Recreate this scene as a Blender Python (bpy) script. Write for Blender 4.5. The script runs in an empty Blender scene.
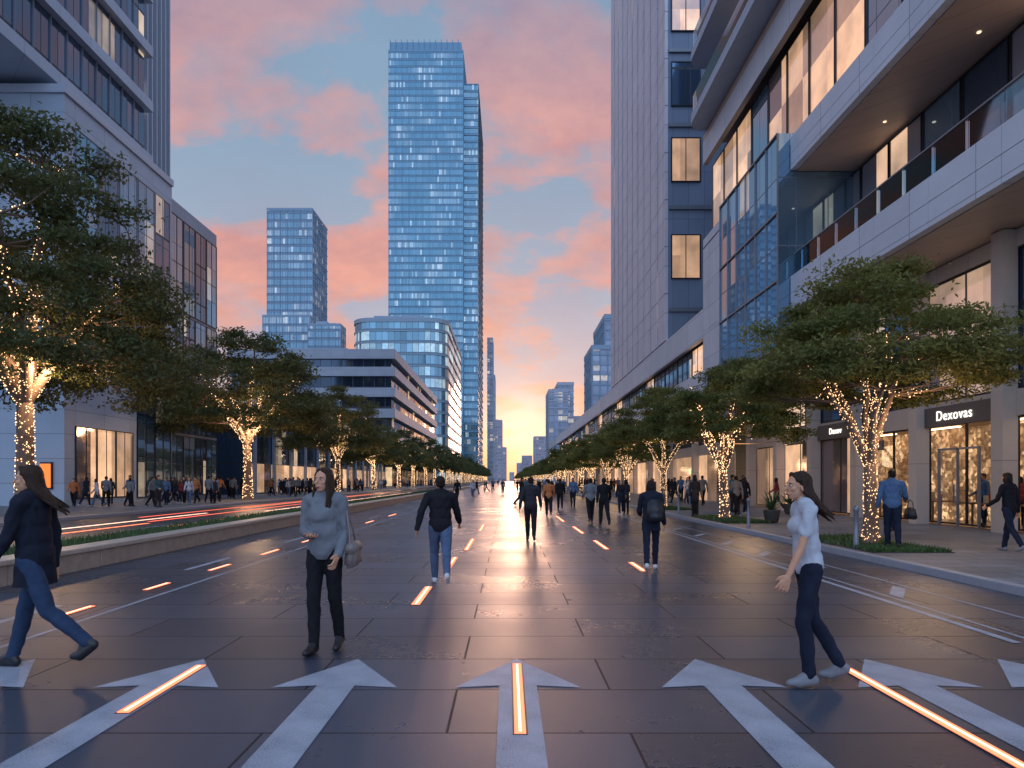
import bpy, bmesh, math, random, time
import numpy as np
from mathutils import Vector, Matrix
random.seed(7); rng=np.random.default_rng(7)
scene=bpy.context.scene
col=scene.collection
# ------------------------------------------------------------------ helpers
def link(o,parent=None):
    col.objects.link(o)
    if parent is not None: o.parent=parent
    return o
def tag(o,label=None,category=None,kind=None,group=None):
    if label: o["label"]=label
    if category: o["category"]=category
    if kind: o["kind"]=kind
    if group: o["group"]=group
    return o
def empty(name,loc,label,category,group=None,rot=0):
    e=bpy.data.objects.new(name,None); e.location=loc; e.rotation_euler=(0,0,rot); e.empty_display_size=.2
    link(e); tag(e,label,category,None,group); return e
def mesh_np(name,V,F,mats,mi=None,smooth=False):
    me=bpy.data.meshes.new(name)
    me.from_pydata([tuple(v) for v in V] if not isinstance(V,np.ndarray) else V.tolist(),[],F if not isinstance(F,np.ndarray) else F.tolist())
    for m in mats: me.materials.append(m)
    if mi is not None: me.polygons.foreach_set("material_index",np.array(mi,dtype=np.int32))
    if smooth: me.polygons.foreach_set("use_smooth",np.ones(len(me.polygons),dtype=bool))
    me.update(); return me
class MB:
    def __init__(s,base=(0,0,0)): s.b=base; s.v=[]; s.f=[]; s.m=[]
    def box(s,x0,x1,y0,y1,z0,z1,mi=0):
        n=len(s.v); bx,by,bz=s.b
        if x0>x1:x0,x1=x1,x0
        if y0>y1:y0,y1=y1,y0
        for z in (z0,z1):
            for (x,y) in ((x0,y0),(x1,y0),(x1,y1),(x0,y1)): s.v.append((x-bx,y-by,z-bz))
        s.f+= [(n+3,n+2,n+1,n),(n+4,n+5,n+6,n+7),(n,n+1,n+5,n+4),(n+1,n+2,n+6,n+5),(n+2,n+3,n+7,n+6),(n+3,n,n+4,n+7)]
        s.m+=[mi]*6
    def prism(s,pts,z0,z1,mi=0):
        n=len(s.v); k=len(pts); bx,by,bz=s.b
        for z in (z0,z1):
            for (x,y) in pts: s.v.append((x-bx,y-by,z-bz))
        s.f.append(tuple(range(n+k-1,n-1,-1))); s.f.append(tuple(range(n+k,n+2*k)))
        for i in range(k):
            j=(i+1)%k; s.f.append((n+i,n+j,n+k+j,n+k+i))
        s.m+=[mi]*(k+2)
    def build(s,name,mats,parent=None,smooth=False,bevel=0):
        o=bpy.data.objects.new(name,mesh_np(name,s.v,s.f,mats,s.m,smooth))
        if parent is None: o.location=s.b
        link(o,parent)
        if bevel:
            b=o.modifiers.new("b",'BEVEL'); b.width=bevel; b.segments=2
        return o
# ------------------------------------------------------------------ node helpers
def new_mat(name):
    m=bpy.data.materials.new(name); m.use_nodes=True; nt=m.node_tree; nt.nodes.clear(); return m,nt
def nd(nt,t,ins=None,**props):
    n=nt.nodes.new(t)
    for k,v in props.items(): setattr(n,k,v)
    if ins:
        for k,v in ins.items():
            if isinstance(v,bpy.types.NodeSocket): nt.links.new(v,n.inputs[k])
            else: n.inputs[k].default_value=v
    return n
def M(nt,op,a,b=None,c=None,clamp=False):
    n=nt.nodes.new('ShaderNodeMath'); n.operation=op; n.use_clamp=clamp
    for i,v in enumerate((a,b,c)):
        if v is None: continue
        if isinstance(v,bpy.types.NodeSocket): nt.links.new(v,n.inputs[i])
        else: n.inputs[i].default_value=v
    return n.outputs[0]
def mixc(nt,f,a,b,blend='MIX'):
    n=nt.nodes.new('ShaderNodeMix'); n.data_type='RGBA'; n.blend_type=blend
    for i,v in ((0,f),(6,a),(7,b)):
        if isinstance(v,bpy.types.NodeSocket): nt.links.new(v,n.inputs[i])
        else: n.inputs[i].default_value=v if i==0 else (tuple(v)+(1,))[:4]
    return n.outputs[2]
def out(nt,s):
    o=nt.nodes.new('ShaderNodeOutputMaterial'); nt.links.new(s,o.inputs[0])
def c4(c): return (c[0],c[1],c[2],1)
def ramp(nt,f,stops,interp='LINEAR'):
    n=nt.nodes.new('ShaderNodeValToRGB'); cr=n.color_ramp; cr.interpolation=interp
    while len(cr.elements)<len(stops): cr.elements.new(.5)
    for e,(p,c) in zip(cr.elements,stops): e.position=p; e.color=c4(c) if len(c)==3 else c
    nt.links.new(f,n.inputs[0]); return n.outputs[0]
def plain(name,c,rough=.6,metal=0,bump=.0,scale=20,var=.15):
    m,nt=new_mat(name)
    tc=nd(nt,'ShaderNodeTexCoord').outputs['Object']
    nz=nd(nt,'ShaderNodeTexNoise',{'Vector':tc,'Scale':scale,'Detail':4}).outputs[0]
    colr=mixc(nt,nz,tuple(x*(1-var) for x in c),tuple(min(1,x*(1+var)) for x in c))
    p=nd(nt,'ShaderNodeBsdfPrincipled',{'Base Color':colr,'Roughness':rough,'Metallic':metal})
    if bump:
        b=nd(nt,'ShaderNodeBump',{'Height':nz,'Strength':bump,'Distance':.02}); nt.links.new(b.outputs[0],p.inputs['Normal'])
    out(nt,p.outputs[0]); return m
def uv_of(nt):
    tc=nd(nt,'ShaderNodeTexCoord').outputs['Object']
    sp=nd(nt,'ShaderNodeSeparateXYZ',{0:tc})
    return M(nt,'ADD',sp.outputs[0],sp.outputs[1]),sp.outputs[2],tc
def concrete(name,c,w=2.4,h=1.2,joint=.012,rough=.5,stain=.22):
    m,nt=new_mat(name); u,v,tc=uv_of(nt)
    fu=M(nt,'FRACT',M(nt,'DIVIDE',u,w)); fv=M(nt,'FRACT',M(nt,'DIVIDE',v,h))
    j=M(nt,'MAXIMUM',M(nt,'LESS_THAN',fu,joint/w*2),M(nt,'LESS_THAN',fv,joint/h*2))
    cell=nd(nt,'ShaderNodeCombineXYZ',{0:M(nt,'FLOOR',M(nt,'DIVIDE',u,w)),1:M(nt,'FLOOR',M(nt,'DIVIDE',v,h))}).outputs[0]
    wn=nd(nt,'ShaderNodeTexWhiteNoise',{'Vector':cell},noise_dimensions='2D').outputs[0]
    n1=nd(nt,'ShaderNodeTexNoise',{'Vector':tc,'Scale':.5,'Detail':6,'Roughness':.65}).outputs[0]
    n2=nd(nt,'ShaderNodeTexNoise',{'Vector':tc,'Scale':14.,'Detail':5}).outputs[0]
    k=M(nt,'ADD',M(nt,'MULTIPLY',n1,stain*1.6),M(nt,'ADD',M(nt,'MULTIPLY',wn,.10),M(nt,'MULTIPLY',n2,.12)))
    k=M(nt,'ADD',k,1-stain*.8-.11)
    cc=mixc(nt,1.0,c,nd(nt,'ShaderNodeCombineColor',{0:k,1:k,2:k}).outputs[0],'MULTIPLY')
    cc=mixc(nt,j,cc,tuple(x*.35 for x in c))
    p=nd(nt,'ShaderNodeBsdfPrincipled',{'Base Color':cc,'Roughness':rough})
    b=nd(nt,'ShaderNodeBump',{'Height':M(nt,'SUBTRACT',M(nt,'MULTIPLY',n2,.15),j),'Strength':.4,'Distance':.02}); nt.links.new(b.outputs[0],p.inputs['Normal'])
    out(nt,p.outputs[0]); return m
def facade(name,w,h,glass,frame,mf=.06,sf=.18,lit=.12,litc=(1,.75,.45),es=1.2,metal=.75,rough=.07,cluster=True,cvar=.35,tilt=.03,bandlit=0):
    m,nt=new_mat(name); u,v,tc=uv_of(nt)
    du=M(nt,'DIVIDE',u,w); dv=M(nt,'DIVIDE',v,h)
    fu=M(nt,'FRACT',du); fv=M(nt,'FRACT',dv)
    fr=M(nt,'MAXIMUM',M(nt,'LESS_THAN',fu,mf),M(nt,'LESS_THAN',fv,sf))
    cell=nd(nt,'ShaderNodeCombineXYZ',{0:M(nt,'FLOOR',du),1:M(nt,'FLOOR',dv)}).outputs[0]
    wn=nd(nt,'ShaderNodeTexWhiteNoise',{'Vector':cell},noise_dimensions='2D')
    r=wn.outputs[0]
    cs=nd(nt,'ShaderNodeVectorMath',{0:cell,1:(.07,.35,1)},operation='MULTIPLY').outputs[0]
    cl=nd(nt,'ShaderNodeTexNoise',{'Vector':cs,'Scale':1.,'Detail':3}).outputs[0]
    prob=M(nt,'MULTIPLY',M(nt,'SUBTRACT',M(nt,'MULTIPLY',cl,3.),1.1,clamp=True),lit*2)
    if not cluster: prob=lit
    l=M(nt,'MULTIPLY',M(nt,'LESS_THAN',r,prob),M(nt,'SUBTRACT',1.0,fr))
    sepc=nd(nt,'ShaderNodeSeparateColor',{0:wn.outputs[1]})
    gl=mixc(nt,sepc.outputs[1],tuple(x*(1-cvar) for x in glass),tuple(min(1,x*(1+cvar)) for x in glass))
    big=nd(nt,'ShaderNodeTexNoise',{'Vector':cs,'Scale':.6,'Detail':4}).outputs[0]
    gl=mixc(nt,M(nt,'MULTIPLY',big,.6),gl,tuple(x*.35 for x in glass))
    base=mixc(nt,fr,gl,frame)
    ew=M(nt,'MULTIPLY',l,M(nt,'MULTIPLY_ADD',sepc.outputs[2],1.2*es,.2*es))
    if bandlit:
        bl=M(nt,'MULTIPLY',M(nt,'SUBTRACT',M(nt,'MULTIPLY',cl,4.),1.9,clamp=True),bandlit)
        ew=M(nt,'ADD',ew,M(nt,'MULTIPLY',bl,M(nt,'SUBTRACT',1.0,fr)))
    inner=nd(nt,'ShaderNodeTexNoise',{'Vector':tc,'Scale':.7,'Detail':4}).outputs[0]
    ew=M(nt,'MULTIPLY',ew,M(nt,'MULTIPLY_ADD',inner,1.6,.1))
    p=nd(nt,'ShaderNodeBsdfPrincipled',{'Base Color':base,'Roughness':M(nt,'MULTIPLY_ADD',fr,.45,rough),
        'Metallic':M(nt,'MULTIPLY',M(nt,'SUBTRACT',1.0,fr),metal),'Emission Color':c4(litc),'Emission Strength':ew})
    cv=nd(nt,'ShaderNodeVectorMath',{0:wn.outputs[1],1:(.5,.5,.5)},operation='SUBTRACT').outputs[0]
    cv=nd(nt,'ShaderNodeVectorMath',{0:cv,3:tilt},operation='SCALE').outputs[0]
    g=nd(nt,'ShaderNodeNewGeometry').outputs['Normal']
    nn=nd(nt,'ShaderNodeVectorMath',{0:g,1:cv},operation='ADD').outputs[0]
    nn=nd(nt,'ShaderNodeVectorMath',{0:nn},operation='NORMALIZE').outputs[0]
    nt.links.new(nn,p.inputs['Normal'])
    m.cycles.emission_sampling='NONE'
    out(nt,p.outputs[0]); return m
def emit(name,c,s,sample=True):
    m,nt=new_mat(name); e=nd(nt,'ShaderNodeEmission',{0:c4(c),1:s}); out(nt,e.outputs[0])
    if not sample: m.cycles.emission_sampling='NONE'
    return m
def clear_glass(name,tint=(.85,.9,.93),blend=.35):
    m,nt=new_mat(name)
    t=nd(nt,'ShaderNodeBsdfTransparent',{0:c4(tint)}).outputs[0]
    g=nd(nt,'ShaderNodeBsdfGlossy',{'Color':(.9,.95,1,1),'Roughness':.02}).outputs[0]
    f=nd(nt,'ShaderNodeLayerWeight',{0:blend}).outputs[0]
    mx=nd(nt,'ShaderNodeMixShader',{0:f,1:t,2:g}); out(nt,mx.outputs[0]); return m
# ------------------------------------------------------------------ materials
conc_l=concrete("concrete_light",(.37,.45,.55),3.0,1.45)
conc_m=concrete("concrete_mid",(.26,.33,.42),2.4,1.3)
conc_w=concrete("panel_white",(.56,.61,.68),2.9,1.5,.012)
conc_g=concrete("panel_grey",(.30,.33,.38),2.9,1.5,.012)
stone_b=concrete("stone_beige",(.48,.42,.37),1.6,2.2,.008)
soffit=concrete("soffit_brown",(.44,.35,.30),1.2,9,.01)
dark=plain("dark_metal",(.03,.035,.045),.35,.6)
greyf=plain("grey_metal",(.2,.22,.26),.4,.4)
whitef=plain("white_metal",(.42,.48,.57),.45,.1)
tower_pan=concrete("tower_panel",(.62,.60,.66),1.4,3.6,.02)
tower_side=concrete("tower_side",(.19,.24,.33),1.2,3.6,.012)
curtain=facade("curtain_glass",1.5,6.4,(.16,.32,.42),(.10,.20,.28),.12,.2,.12,(.85,.95,1.),.30,cvar=.10,tilt=.008,bandlit=.16)
curtain2=facade("curtain_glass_two",1.4,4.2,(.18,.31,.40),(.13,.21,.29),.14,.24,.14,(.95,.9,.8),.30,cvar=.10,tilt=.010,bandlit=.16)
m2glass=facade("round_glass",2.6,5.0,(.20,.36,.45),(.13,.20,.26),.08,.26,.6,(.75,.95,1.),.38,bandlit=.12)
bandglass=facade("band_glass",2.5,4.6,(.06,.09,.13),(.04,.05,.07),.06,.05,.1,(1,.7,.4),.6)
darkglass=facade("dark_glass",1.5,3.3,(.14,.22,.33),(.03,.04,.05),.05,.05,.12,(1,.75,.5),.5,cvar=.2)
blueglass=facade("blue_glass",1.35,2.9,(.26,.44,.60),(.10,.14,.18),.03,.02,.05,(1,.7,.45),.3,rough=.03,cvar=.12,tilt=.015)
warmglass=facade("warm_glass",2.25,4.7,(.42,.34,.33),(.05,.045,.05),.0,.0,.85,(1,.58,.32),.66,metal=.6,cluster=False,cvar=.15)
terglass=facade("terrace_glass",2.1,5.6,(.40,.42,.48),(.05,.045,.05),.0,.0,.75,(1,.64,.40),.75,metal=.5,cluster=False,cvar=.25)
shopglass=clear_glass("shop_glass",blend=.10)
railglass=clear_glass("rail_glass",(.72,.84,.90),.15)
warmlamp=emit("warm_ceiling_lamp",(1,.62,.34),9)
def interior(name,es):  # warm room light is painted in: shelves and walls emit it themselves
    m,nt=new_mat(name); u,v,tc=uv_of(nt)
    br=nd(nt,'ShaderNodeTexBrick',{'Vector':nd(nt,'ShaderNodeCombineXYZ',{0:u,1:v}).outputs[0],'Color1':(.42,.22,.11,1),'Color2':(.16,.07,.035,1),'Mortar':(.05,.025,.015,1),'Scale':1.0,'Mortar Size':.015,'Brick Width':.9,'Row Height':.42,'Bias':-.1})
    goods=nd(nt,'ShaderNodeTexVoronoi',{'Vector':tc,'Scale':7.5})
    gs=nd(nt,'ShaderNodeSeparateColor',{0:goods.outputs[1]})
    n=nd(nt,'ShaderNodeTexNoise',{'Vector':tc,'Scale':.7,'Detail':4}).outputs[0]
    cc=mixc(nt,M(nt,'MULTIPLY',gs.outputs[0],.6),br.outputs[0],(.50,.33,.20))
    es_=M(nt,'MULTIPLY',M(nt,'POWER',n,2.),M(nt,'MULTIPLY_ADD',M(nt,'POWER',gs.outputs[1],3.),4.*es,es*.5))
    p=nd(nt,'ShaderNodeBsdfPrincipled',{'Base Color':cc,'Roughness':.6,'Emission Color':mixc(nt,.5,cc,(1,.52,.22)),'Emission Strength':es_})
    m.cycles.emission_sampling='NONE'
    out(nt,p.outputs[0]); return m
inter=interior("glowing_shop_shelves",1.5)
floor_int=plain("shop_floor",(.3,.2,.13),.3)
# ------------------------------------------------------------------ world
w=bpy.data.worlds.new("World"); scene.world=w; w.use_nodes=True
nt=w.node_tree; nt.nodes.clear()
SUN_EL=math.radians(4.0); SUN_AZ=math.radians(1.2)
sky=nd(nt,'ShaderNodeTexSky',sky_type='NISHITA',sun_disc=False,sun_elevation=SUN_EL,sun_rotation=SUN_AZ)
tc=nd(nt,'ShaderNodeTexCoord').outputs['Generated']
dirn=nd(nt,'ShaderNodeVectorMath',{0:tc},operation='NORMALIZE').outputs[0]
sp=nd(nt,'ShaderNodeSeparateXYZ',{0:dirn}); X,Y,Z=sp.outputs
Zp=M(nt,'MAXIMUM',Z,0.)
base=ramp(nt,Zp,[(0,(.92,.52,.34)),(.06,(.82,.50,.44)),(.14,(.56,.46,.53)),(.25,(.38,.45,.57)),(.42,(.27,.39,.53)),(.62,(.22,.35,.51)),(1,(.42,.52,.72))])  # zenith, out of view, is raised to light the street
den=M(nt,'ADD',Zp,.38)
cv=nd(nt,'ShaderNodeCombineXYZ',{0:M(nt,'DIVIDE',X,den),1:M(nt,'MULTIPLY',M(nt,'DIVIDE',Y,den),1.2),2:0.}).outputs[0]
cva=nd(nt,'ShaderNodeVectorMath',{0:cv,1:(5.3,2.9,.4)},operation='ADD').outputs[0]
n1=nd(nt,'ShaderNodeTexNoise',{'Vector':cva,'Scale':3.0,'Detail':10,'Roughness':.56,'Distortion':.2}).outputs[0]
cvb=nd(nt,'ShaderNodeVectorMath',{0:cv,1:(3.1,7.7,1.2)},operation='ADD').outputs[0]
n2=nd(nt,'ShaderNodeTexNoise',{'Vector':cvb,'Scale':1.6,'Detail':8,'Roughness':.6}).outputs[0]
n3=nd(nt,'ShaderNodeTexNoise',{'Vector':cvb,'Scale':9.,'Detail':6,'Roughness':.6}).outputs[0]
mask=ramp(nt,n1,[(.455,(0,0,0)),(.50,(.55,.55,.55)),(.58,(1,1,1))])
mask2=ramp(nt,n2,[(.40,(0,0,0)),(.60,(1,1,1))])
cloudc=ramp(nt,Zp,[(0,(1.0,.52,.27)),(.10,(1.0,.45,.28)),(.28,(.95,.40,.29)),(.42,(.86,.38,.31)),(.52,(.66,.38,.38)),(.62,(.42,.36,.44)),(1,(.4,.48,.62))])
shade=mixc(nt,M(nt,'MULTIPLY_ADD',n3,1.6,-.35,clamp=True),(.62,.66,.85),(1.08,1.05,1.0))
cloudc=mixc(nt,1.0,cloudc,shade,'MULTIPLY')
grey=ramp(nt,Zp,[(0,(.62,.36,.36)),(.2,(.44,.34,.44)),(.4,(.29,.33,.45)),(.6,(.22,.30,.43)),(1,(.36,.44,.6))])
c1=mixc(nt,M(nt,'MULTIPLY',mask2,.6),base,grey)
c2=mixc(nt,M(nt,'MULTIPLY',mask,.88),c1,cloudc)
sd=Vector((math.sin(SUN_AZ)*math.cos(SUN_EL),math.cos(SUN_AZ)*math.cos(SUN_EL),math.sin(SUN_EL)))
dt=nd(nt,'ShaderNodeVectorMath',{0:dirn,1:tuple(sd)},operation='DOT_PRODUCT').outputs['Value']
dt=M(nt,'MAXIMUM',dt,0.)
g1=M(nt,'MULTIPLY',M(nt,'POWER',dt,60.),.12); g2=M(nt,'MULTIPLY',M(nt,'POWER',dt,700.),.6)
gl=mixc(nt,1.0,nd(nt,'ShaderNodeCombineColor',{0:g1,1:g1,2:g1}).outputs[0],(1,.5,.2),'MULTIPLY')
gl2=mixc(nt,1.0,nd(nt,'ShaderNodeCombineColor',{0:g2,1:g2,2:g2}).outputs[0],(1,.66,.34),'MULTIPLY')
c3=mixc(nt,1.0,c2,gl,'ADD'); c3=mixc(nt,1.0,c3,gl2,'ADD')
nsk=mixc(nt,1.0,sky.outputs[0],(.008,.008,.008),'MULTIPLY')
c3=mixc(nt,1.0,c3,nsk,'ADD')
# unseen sky behind and beside the camera, made brighter and bluer to light facades
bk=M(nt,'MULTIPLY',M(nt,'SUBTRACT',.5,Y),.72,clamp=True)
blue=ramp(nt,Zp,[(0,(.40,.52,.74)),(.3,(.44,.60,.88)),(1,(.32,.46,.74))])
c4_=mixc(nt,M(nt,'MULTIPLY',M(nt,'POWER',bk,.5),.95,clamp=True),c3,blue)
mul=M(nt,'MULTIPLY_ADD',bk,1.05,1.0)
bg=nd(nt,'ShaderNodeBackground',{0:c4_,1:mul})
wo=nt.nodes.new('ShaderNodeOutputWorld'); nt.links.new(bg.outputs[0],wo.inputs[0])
sl=bpy.data.lights.new("sun",'SUN'); sl.energy=.45; sl.angle=math.radians(9); sl.color=(1,.55,.36)
so=bpy.data.objects.new("sun",sl); link(so); so.rotation_euler=(-sd).to_track_quat('-Z','Y').to_euler(); so.location=(0,30,60)
# ------------------------------------------------------------------ camera
cam=bpy.data.cameras.new("camera"); co=bpy.data.objects.new("camera",cam); link(co)
co.location=(0,0,1.65); co.rotation_euler=(math.pi/2,0,0); cam.lens=24; cam.sensor_width=36
cam.shift_y=96/1024; cam.shift_x=4/1024; cam.clip_end=6000; scene.camera=co
# ------------------------------------------------------------------ ground
def sheet(name,x0,x1,y0,y1,z,mat,label):
    b=MB((0,0,0)); b.v=[(x0,y0,z),(x1,y0,z),(x1,y1,z),(x0,y1,z)]; b.f=[(0,1,2,3)]; b.m=[0]
    o=b.build(name,[mat]); tag(o,label,None,"structure"); return o
def paving(name,c,bw,rh,rmin,rmax,off=.5,mort=.012,fine=.5,dist=.008):
    m,nt=new_mat(name); tc=nd(nt,'ShaderNodeTexCoord').outputs['Object']
    tcm=nd(nt,'ShaderNodeVectorMath',{0:tc,1:(.4,.15,0)},operation='ADD').outputs[0]
    br=nd(nt,'ShaderNodeTexBrick',{'Vector':tcm,'Color1':c4(tuple(x*.75 for x in c)),'Color2':c4(tuple(x*1.28 for x in c)),'Mortar':c4(tuple(x*.1 for x in c)),'Scale':1.,'Mortar Size':mort,'Mortar Smooth':.1,'Brick Width':bw,'Row Height':rh,'Bias':0.},offset=off,squash=1.0)
    n1=nd(nt,'ShaderNodeTexNoise',{'Vector':tc,'Scale':.5,'Detail':4,'Roughness':.5}).outputs[0]
    n2=nd(nt,'ShaderNodeTexNoise',{'Vector':tc,'Scale':85.,'Detail':4,'Roughness':.75}).outputs[0]
    n3=nd(nt,'ShaderNodeTexNoise',{'Vector':tc,'Scale':9.,'Detail':8,'Roughness':.7}).outputs[0]
    k=M(nt,'ADD',M(nt,'MULTIPLY',n3,.5),M(nt,'MULTIPLY',n2,1.4)); k=M(nt,'ADD',k,.05)
    cc=mixc(nt,1.,br.outputs[0],nd(nt,'ShaderNodeCombineColor',{0:k,1:k,2:k}).outputs[0],'MULTIPLY')
    wet=ramp(nt,n1,[(.3,(0,0,0)),(.7,(1,1,1))])
    tone=M(nt,'MULTIPLY',nd(nt,'ShaderNodeSeparateColor',{0:br.outputs[0]}).outputs[0],1.0)
    rr=M(nt,'MULTIPLY_ADD',wet,rmax-rmin,rmin); rr=M(nt,'ADD',rr,M(nt,'MULTIPLY',n3,.10)); rr=M(nt,'ADD',rr,M(nt,'MULTIPLY',br.outputs[1],.3)); rr=M(nt,'ADD',rr,tone)
    p=nd(nt,'ShaderNodeBsdfPrincipled',{'Base Color':cc,'Roughness':rr})
    hgt=M(nt,'ADD',M(nt,'MULTIPLY',n2,.7),M(nt,'MULTIPLY',n3,.22)); hgt=M(nt,'SUBTRACT',hgt,M(nt,'MULTIPLY',br.outputs[1],1.6))
    b=nd(nt,'ShaderNodeBump',{'Height':hgt,'Strength':fine,'Distance':dist}); nt.links.new(b.outputs[0],p.inputs['Normal'])
    out(nt,p.outputs[0]); return m
pav=paving("damp_dark_paving",(.042,.056,.084),2.4,.92,.16,.26,mort=.010,fine=.7,dist=.007)
asph=paving("wet_asphalt",(.042,.050,.066),400,400,.2,.36)
side=paving("pavement_slabs",(.18,.19,.21),.9,.6,.26,.42,mort=.008)
sheet("ground",-3000,3000,-300,4500,-.012,plain("ground_far",(.06,.06,.065),.6),"wide dark city ground reaching the horizon")
sheet("promenade",-7.75,7.3,-30,900,0,pav,"dark wet stone slab promenade between kerbs")
sheet("road",-18,-9.8,-30,900,-.004,asph,"wet asphalt road beside the planted median")
b=MB((0,0,0)); b.box(7.46,60,-30,900,-.02,.13); o=b.build("pavement",[side]); tag(o,"grey slab pavement in front of the shops",None,"structure")
b=MB((0,0,0)); b.box(-80,-18.16,-30,900,-.02,.13); o=b.build("pavement",[side]); tag(o,"grey slab pavement below the tall trees",None,"structure")
kerbm=plain("kerb_stone",(.32,.33,.37),.5,bump=.3,scale=8)
b=MB((0,0,0)); b.box(7.3,7.455,-30,900,-.02,.138); o=b.build("kerb",[kerbm],bevel=.02); tag(o,"pale stone kerb along the promenade",None,"structure")
b=MB((0,0,0)); b.box(-18.155,-18.0,-30,900,-.02,.138); o=b.build("kerb",[kerbm],bevel=.02); tag(o,"pale stone kerb along the road",None,"structure")
stonew=plain("median_stone",(.36,.29,.24),.45,bump=.5,scale=6,var=.35)
e=empty("median_wall",(-8,60,0),"low beige stone wall edging the grass median","wall")
b=MB((-8,60,0)); c_=MB((-8,60,0))
y=1.0
while y<320:
    b.box(-8.15,-7.75,y,y+2.38,0,.33); c_.box(-8.2,-7.7,y,y+2.385,.332,.42); y+=2.4
b.build("wall_base",[stonew],e,bevel=.012)
c_.build("coping",[plain("coping_stone",(.45,.38,.32),.4,bump=.4,scale=9,var=.3)],e,bevel=.015)
soilm=plain("soil",(.05,.04,.03),.9)
b=MB((-9,60,0)); b.box(-9.64,-8.16,-5,320,-.01,.26); o=b.build("soil",[soilm]); tag(o,"dark planted soil strip inside the median",None,"structure")
b=MB((-9,60,0)); b.box(-9.8,-9.645,-5,320,-.01,.2); o=b.build("kerb",[kerbm]); tag(o,"stone kerb between median and road",None,"structure")
grassm=plain("grass_green",(.055,.10,.025),.6,scale=2,var=.6)
def grass(name,x0,x1,y0,y1,z,n,h,label):
    c=np.stack([rng.uniform(x0,x1,n),y0+(y1-y0)*rng.uniform(0,1,n)**1.8,np.full(n,z)],1)
    a=rng.uniform(0,math.pi,n); d=np.stack([np.cos(a),np.sin(a),np.zeros(n)],1)*(.012+.0009*c[:,1:2])
    t=np.stack([rng.normal(0,.03,n),rng.normal(0,.03,n),h*rng.uniform(.5,1.2,n)],1)
    V=np.stack([c-d,c+d,c+t],1).reshape(-1,3); F=np.arange(3*n).reshape(-1,3)
    o=bpy.data.objects.new(name,mesh_np(name,V,F,[grassm])); link(o); tag(o,label,None,"stuff"); return o
grass("grass",-9.6,-8.2,3,90,.25,30000,.18,"short green grass filling the median strip")
def paintmat():
    m,nt=new_mat("worn_white_paint"); tc=nd(nt,'ShaderNodeTexCoord').outputs['Object']
    n=nd(nt,'ShaderNodeTexNoise',{'Vector':tc,'Scale':70.,'Detail':6,'Roughness':.8}).outputs[0]
    n2=nd(nt,'ShaderNodeTexNoise',{'Vector':tc,'Scale':3.,'Detail':4}).outputs[0]
    f=ramp(nt,M(nt,'ADD',M(nt,'MULTIPLY',n,.65),M(nt,'MULTIPLY',n2,.35)),[(.37,(.08,.095,.125)),(.44,(.28,.31,.37)),(.60,(.44,.47,.54))])
    p=nd(nt,'ShaderNodeBsdfPrincipled',{'Base Color':f,'Roughness':.45})
    bb=nd(nt,'ShaderNodeBump',{'Height':n,'Strength':.6,'Distance':.006}); nt.links.new(bb.outputs[0],p.inputs['Normal'])
    out(nt,p.outputs[0]); return m
paint=paintmat()
def flat(name,pts,z,mat,label,cat,group=None):
    bx=sum(p[0] for p in pts)/len(pts); by=sum(p[1] for p in pts)/len(pts)
    me=mesh_np(name,[(x-bx,y-by,0) for x,y in pts],[tuple(range(len(pts)))],[mat])
    o=bpy.data.objects.new(name,me); o.location=(bx,by,z); link(o); tag(o,label,cat,None,group); return o
for x in (-4.35,-2.80,-1.38,.08,1.72,3.28,4.5):
    hw=.5; sw=.15
    flat("painted_arrow",[(x-sw,2.4),(x+sw,2.4),(x+sw,5.47),(x+hw,5.42),(x,6.28),(x-hw,5.42),(x-sw,5.47)],.004,paint,"worn white straight-ahead arrow painted on dark paving","road marking","white arrows painted across the promenade")
def line(x,y0,y1,wd,z=.004,g="painted lane lines"):
    flat("painted_line",[(x-wd/2,y0),(x+wd/2,y0),(x+wd/2,y1),(x-wd/2,y1)],z,paint,"thin white line painted along the promenade","road marking",g)
line(5.15,6.9,300,.10); line(5.38,6.9,300,.05); line(-5.0,3,300,.06)
line(6.15,3,300,.05)
for i in range(16):
    y=7+i*5.5; line(-5.9,y,y+2.0,.12,g="white dashes")
for i in range(9):
    y=9.5+i*2.6
    flat("painted_bar",[(5.5,y),(6.0,y+.8),(6.0,y+1.15),(5.5,y+.35)],.004,paint,"white diagonal hatch bar on dark paving","road marking","diagonal hatch bars")
for x in (-12.5,-15.2):
    for i in range(14):
        y=14+i*8; flat("painted_line",[(x-.07,y),(x+.07,y),(x+.07,y+3.5),(x-.07,y+3.5)],.002,paint,"white lane dash on wet asphalt","road marking","road lane dashes")
led=emit("strip_light_orange",(1,.24,.12),2.4); ledw=emit("strip_light_core",(1,.55,.40),3.0)
trail_red=emit("car_trail_red",(1,.14,.09),2.2)
def strip(x,y0,y1,wd=.07,core=True,mat=None,g="glowing strips set in the paving",z=0):
    yc=(y0+y1)/2
    e=empty("light_strip",(x,yc,z),"glowing orange linear light set into dark paving; on the road, a drawn car light trail","ground light",g)
    b=MB((x,yc,0)); b.box(x-wd/2-.012,x+wd/2+.012,y0-.012,y1+.012,.0,.007); b.build("housing",[dark],e)
    b=MB((x,yc,0)); b.box(x-wd/2,x+wd/2,y0,y1,.0075,.012); b.build("lens",[mat or led],e)
    if core:
        b=MB((x,yc,0)); b.box(x-wd/8,x+wd/8,y0+.03,y1-.03,.0125,.016); b.build("lamp",[ledw],e)
strip(-2.72,4.82,6.05,.085); strip(.08,4.42,6.1,.075); strip(2.95,3.6,5.95,.085)
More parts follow.
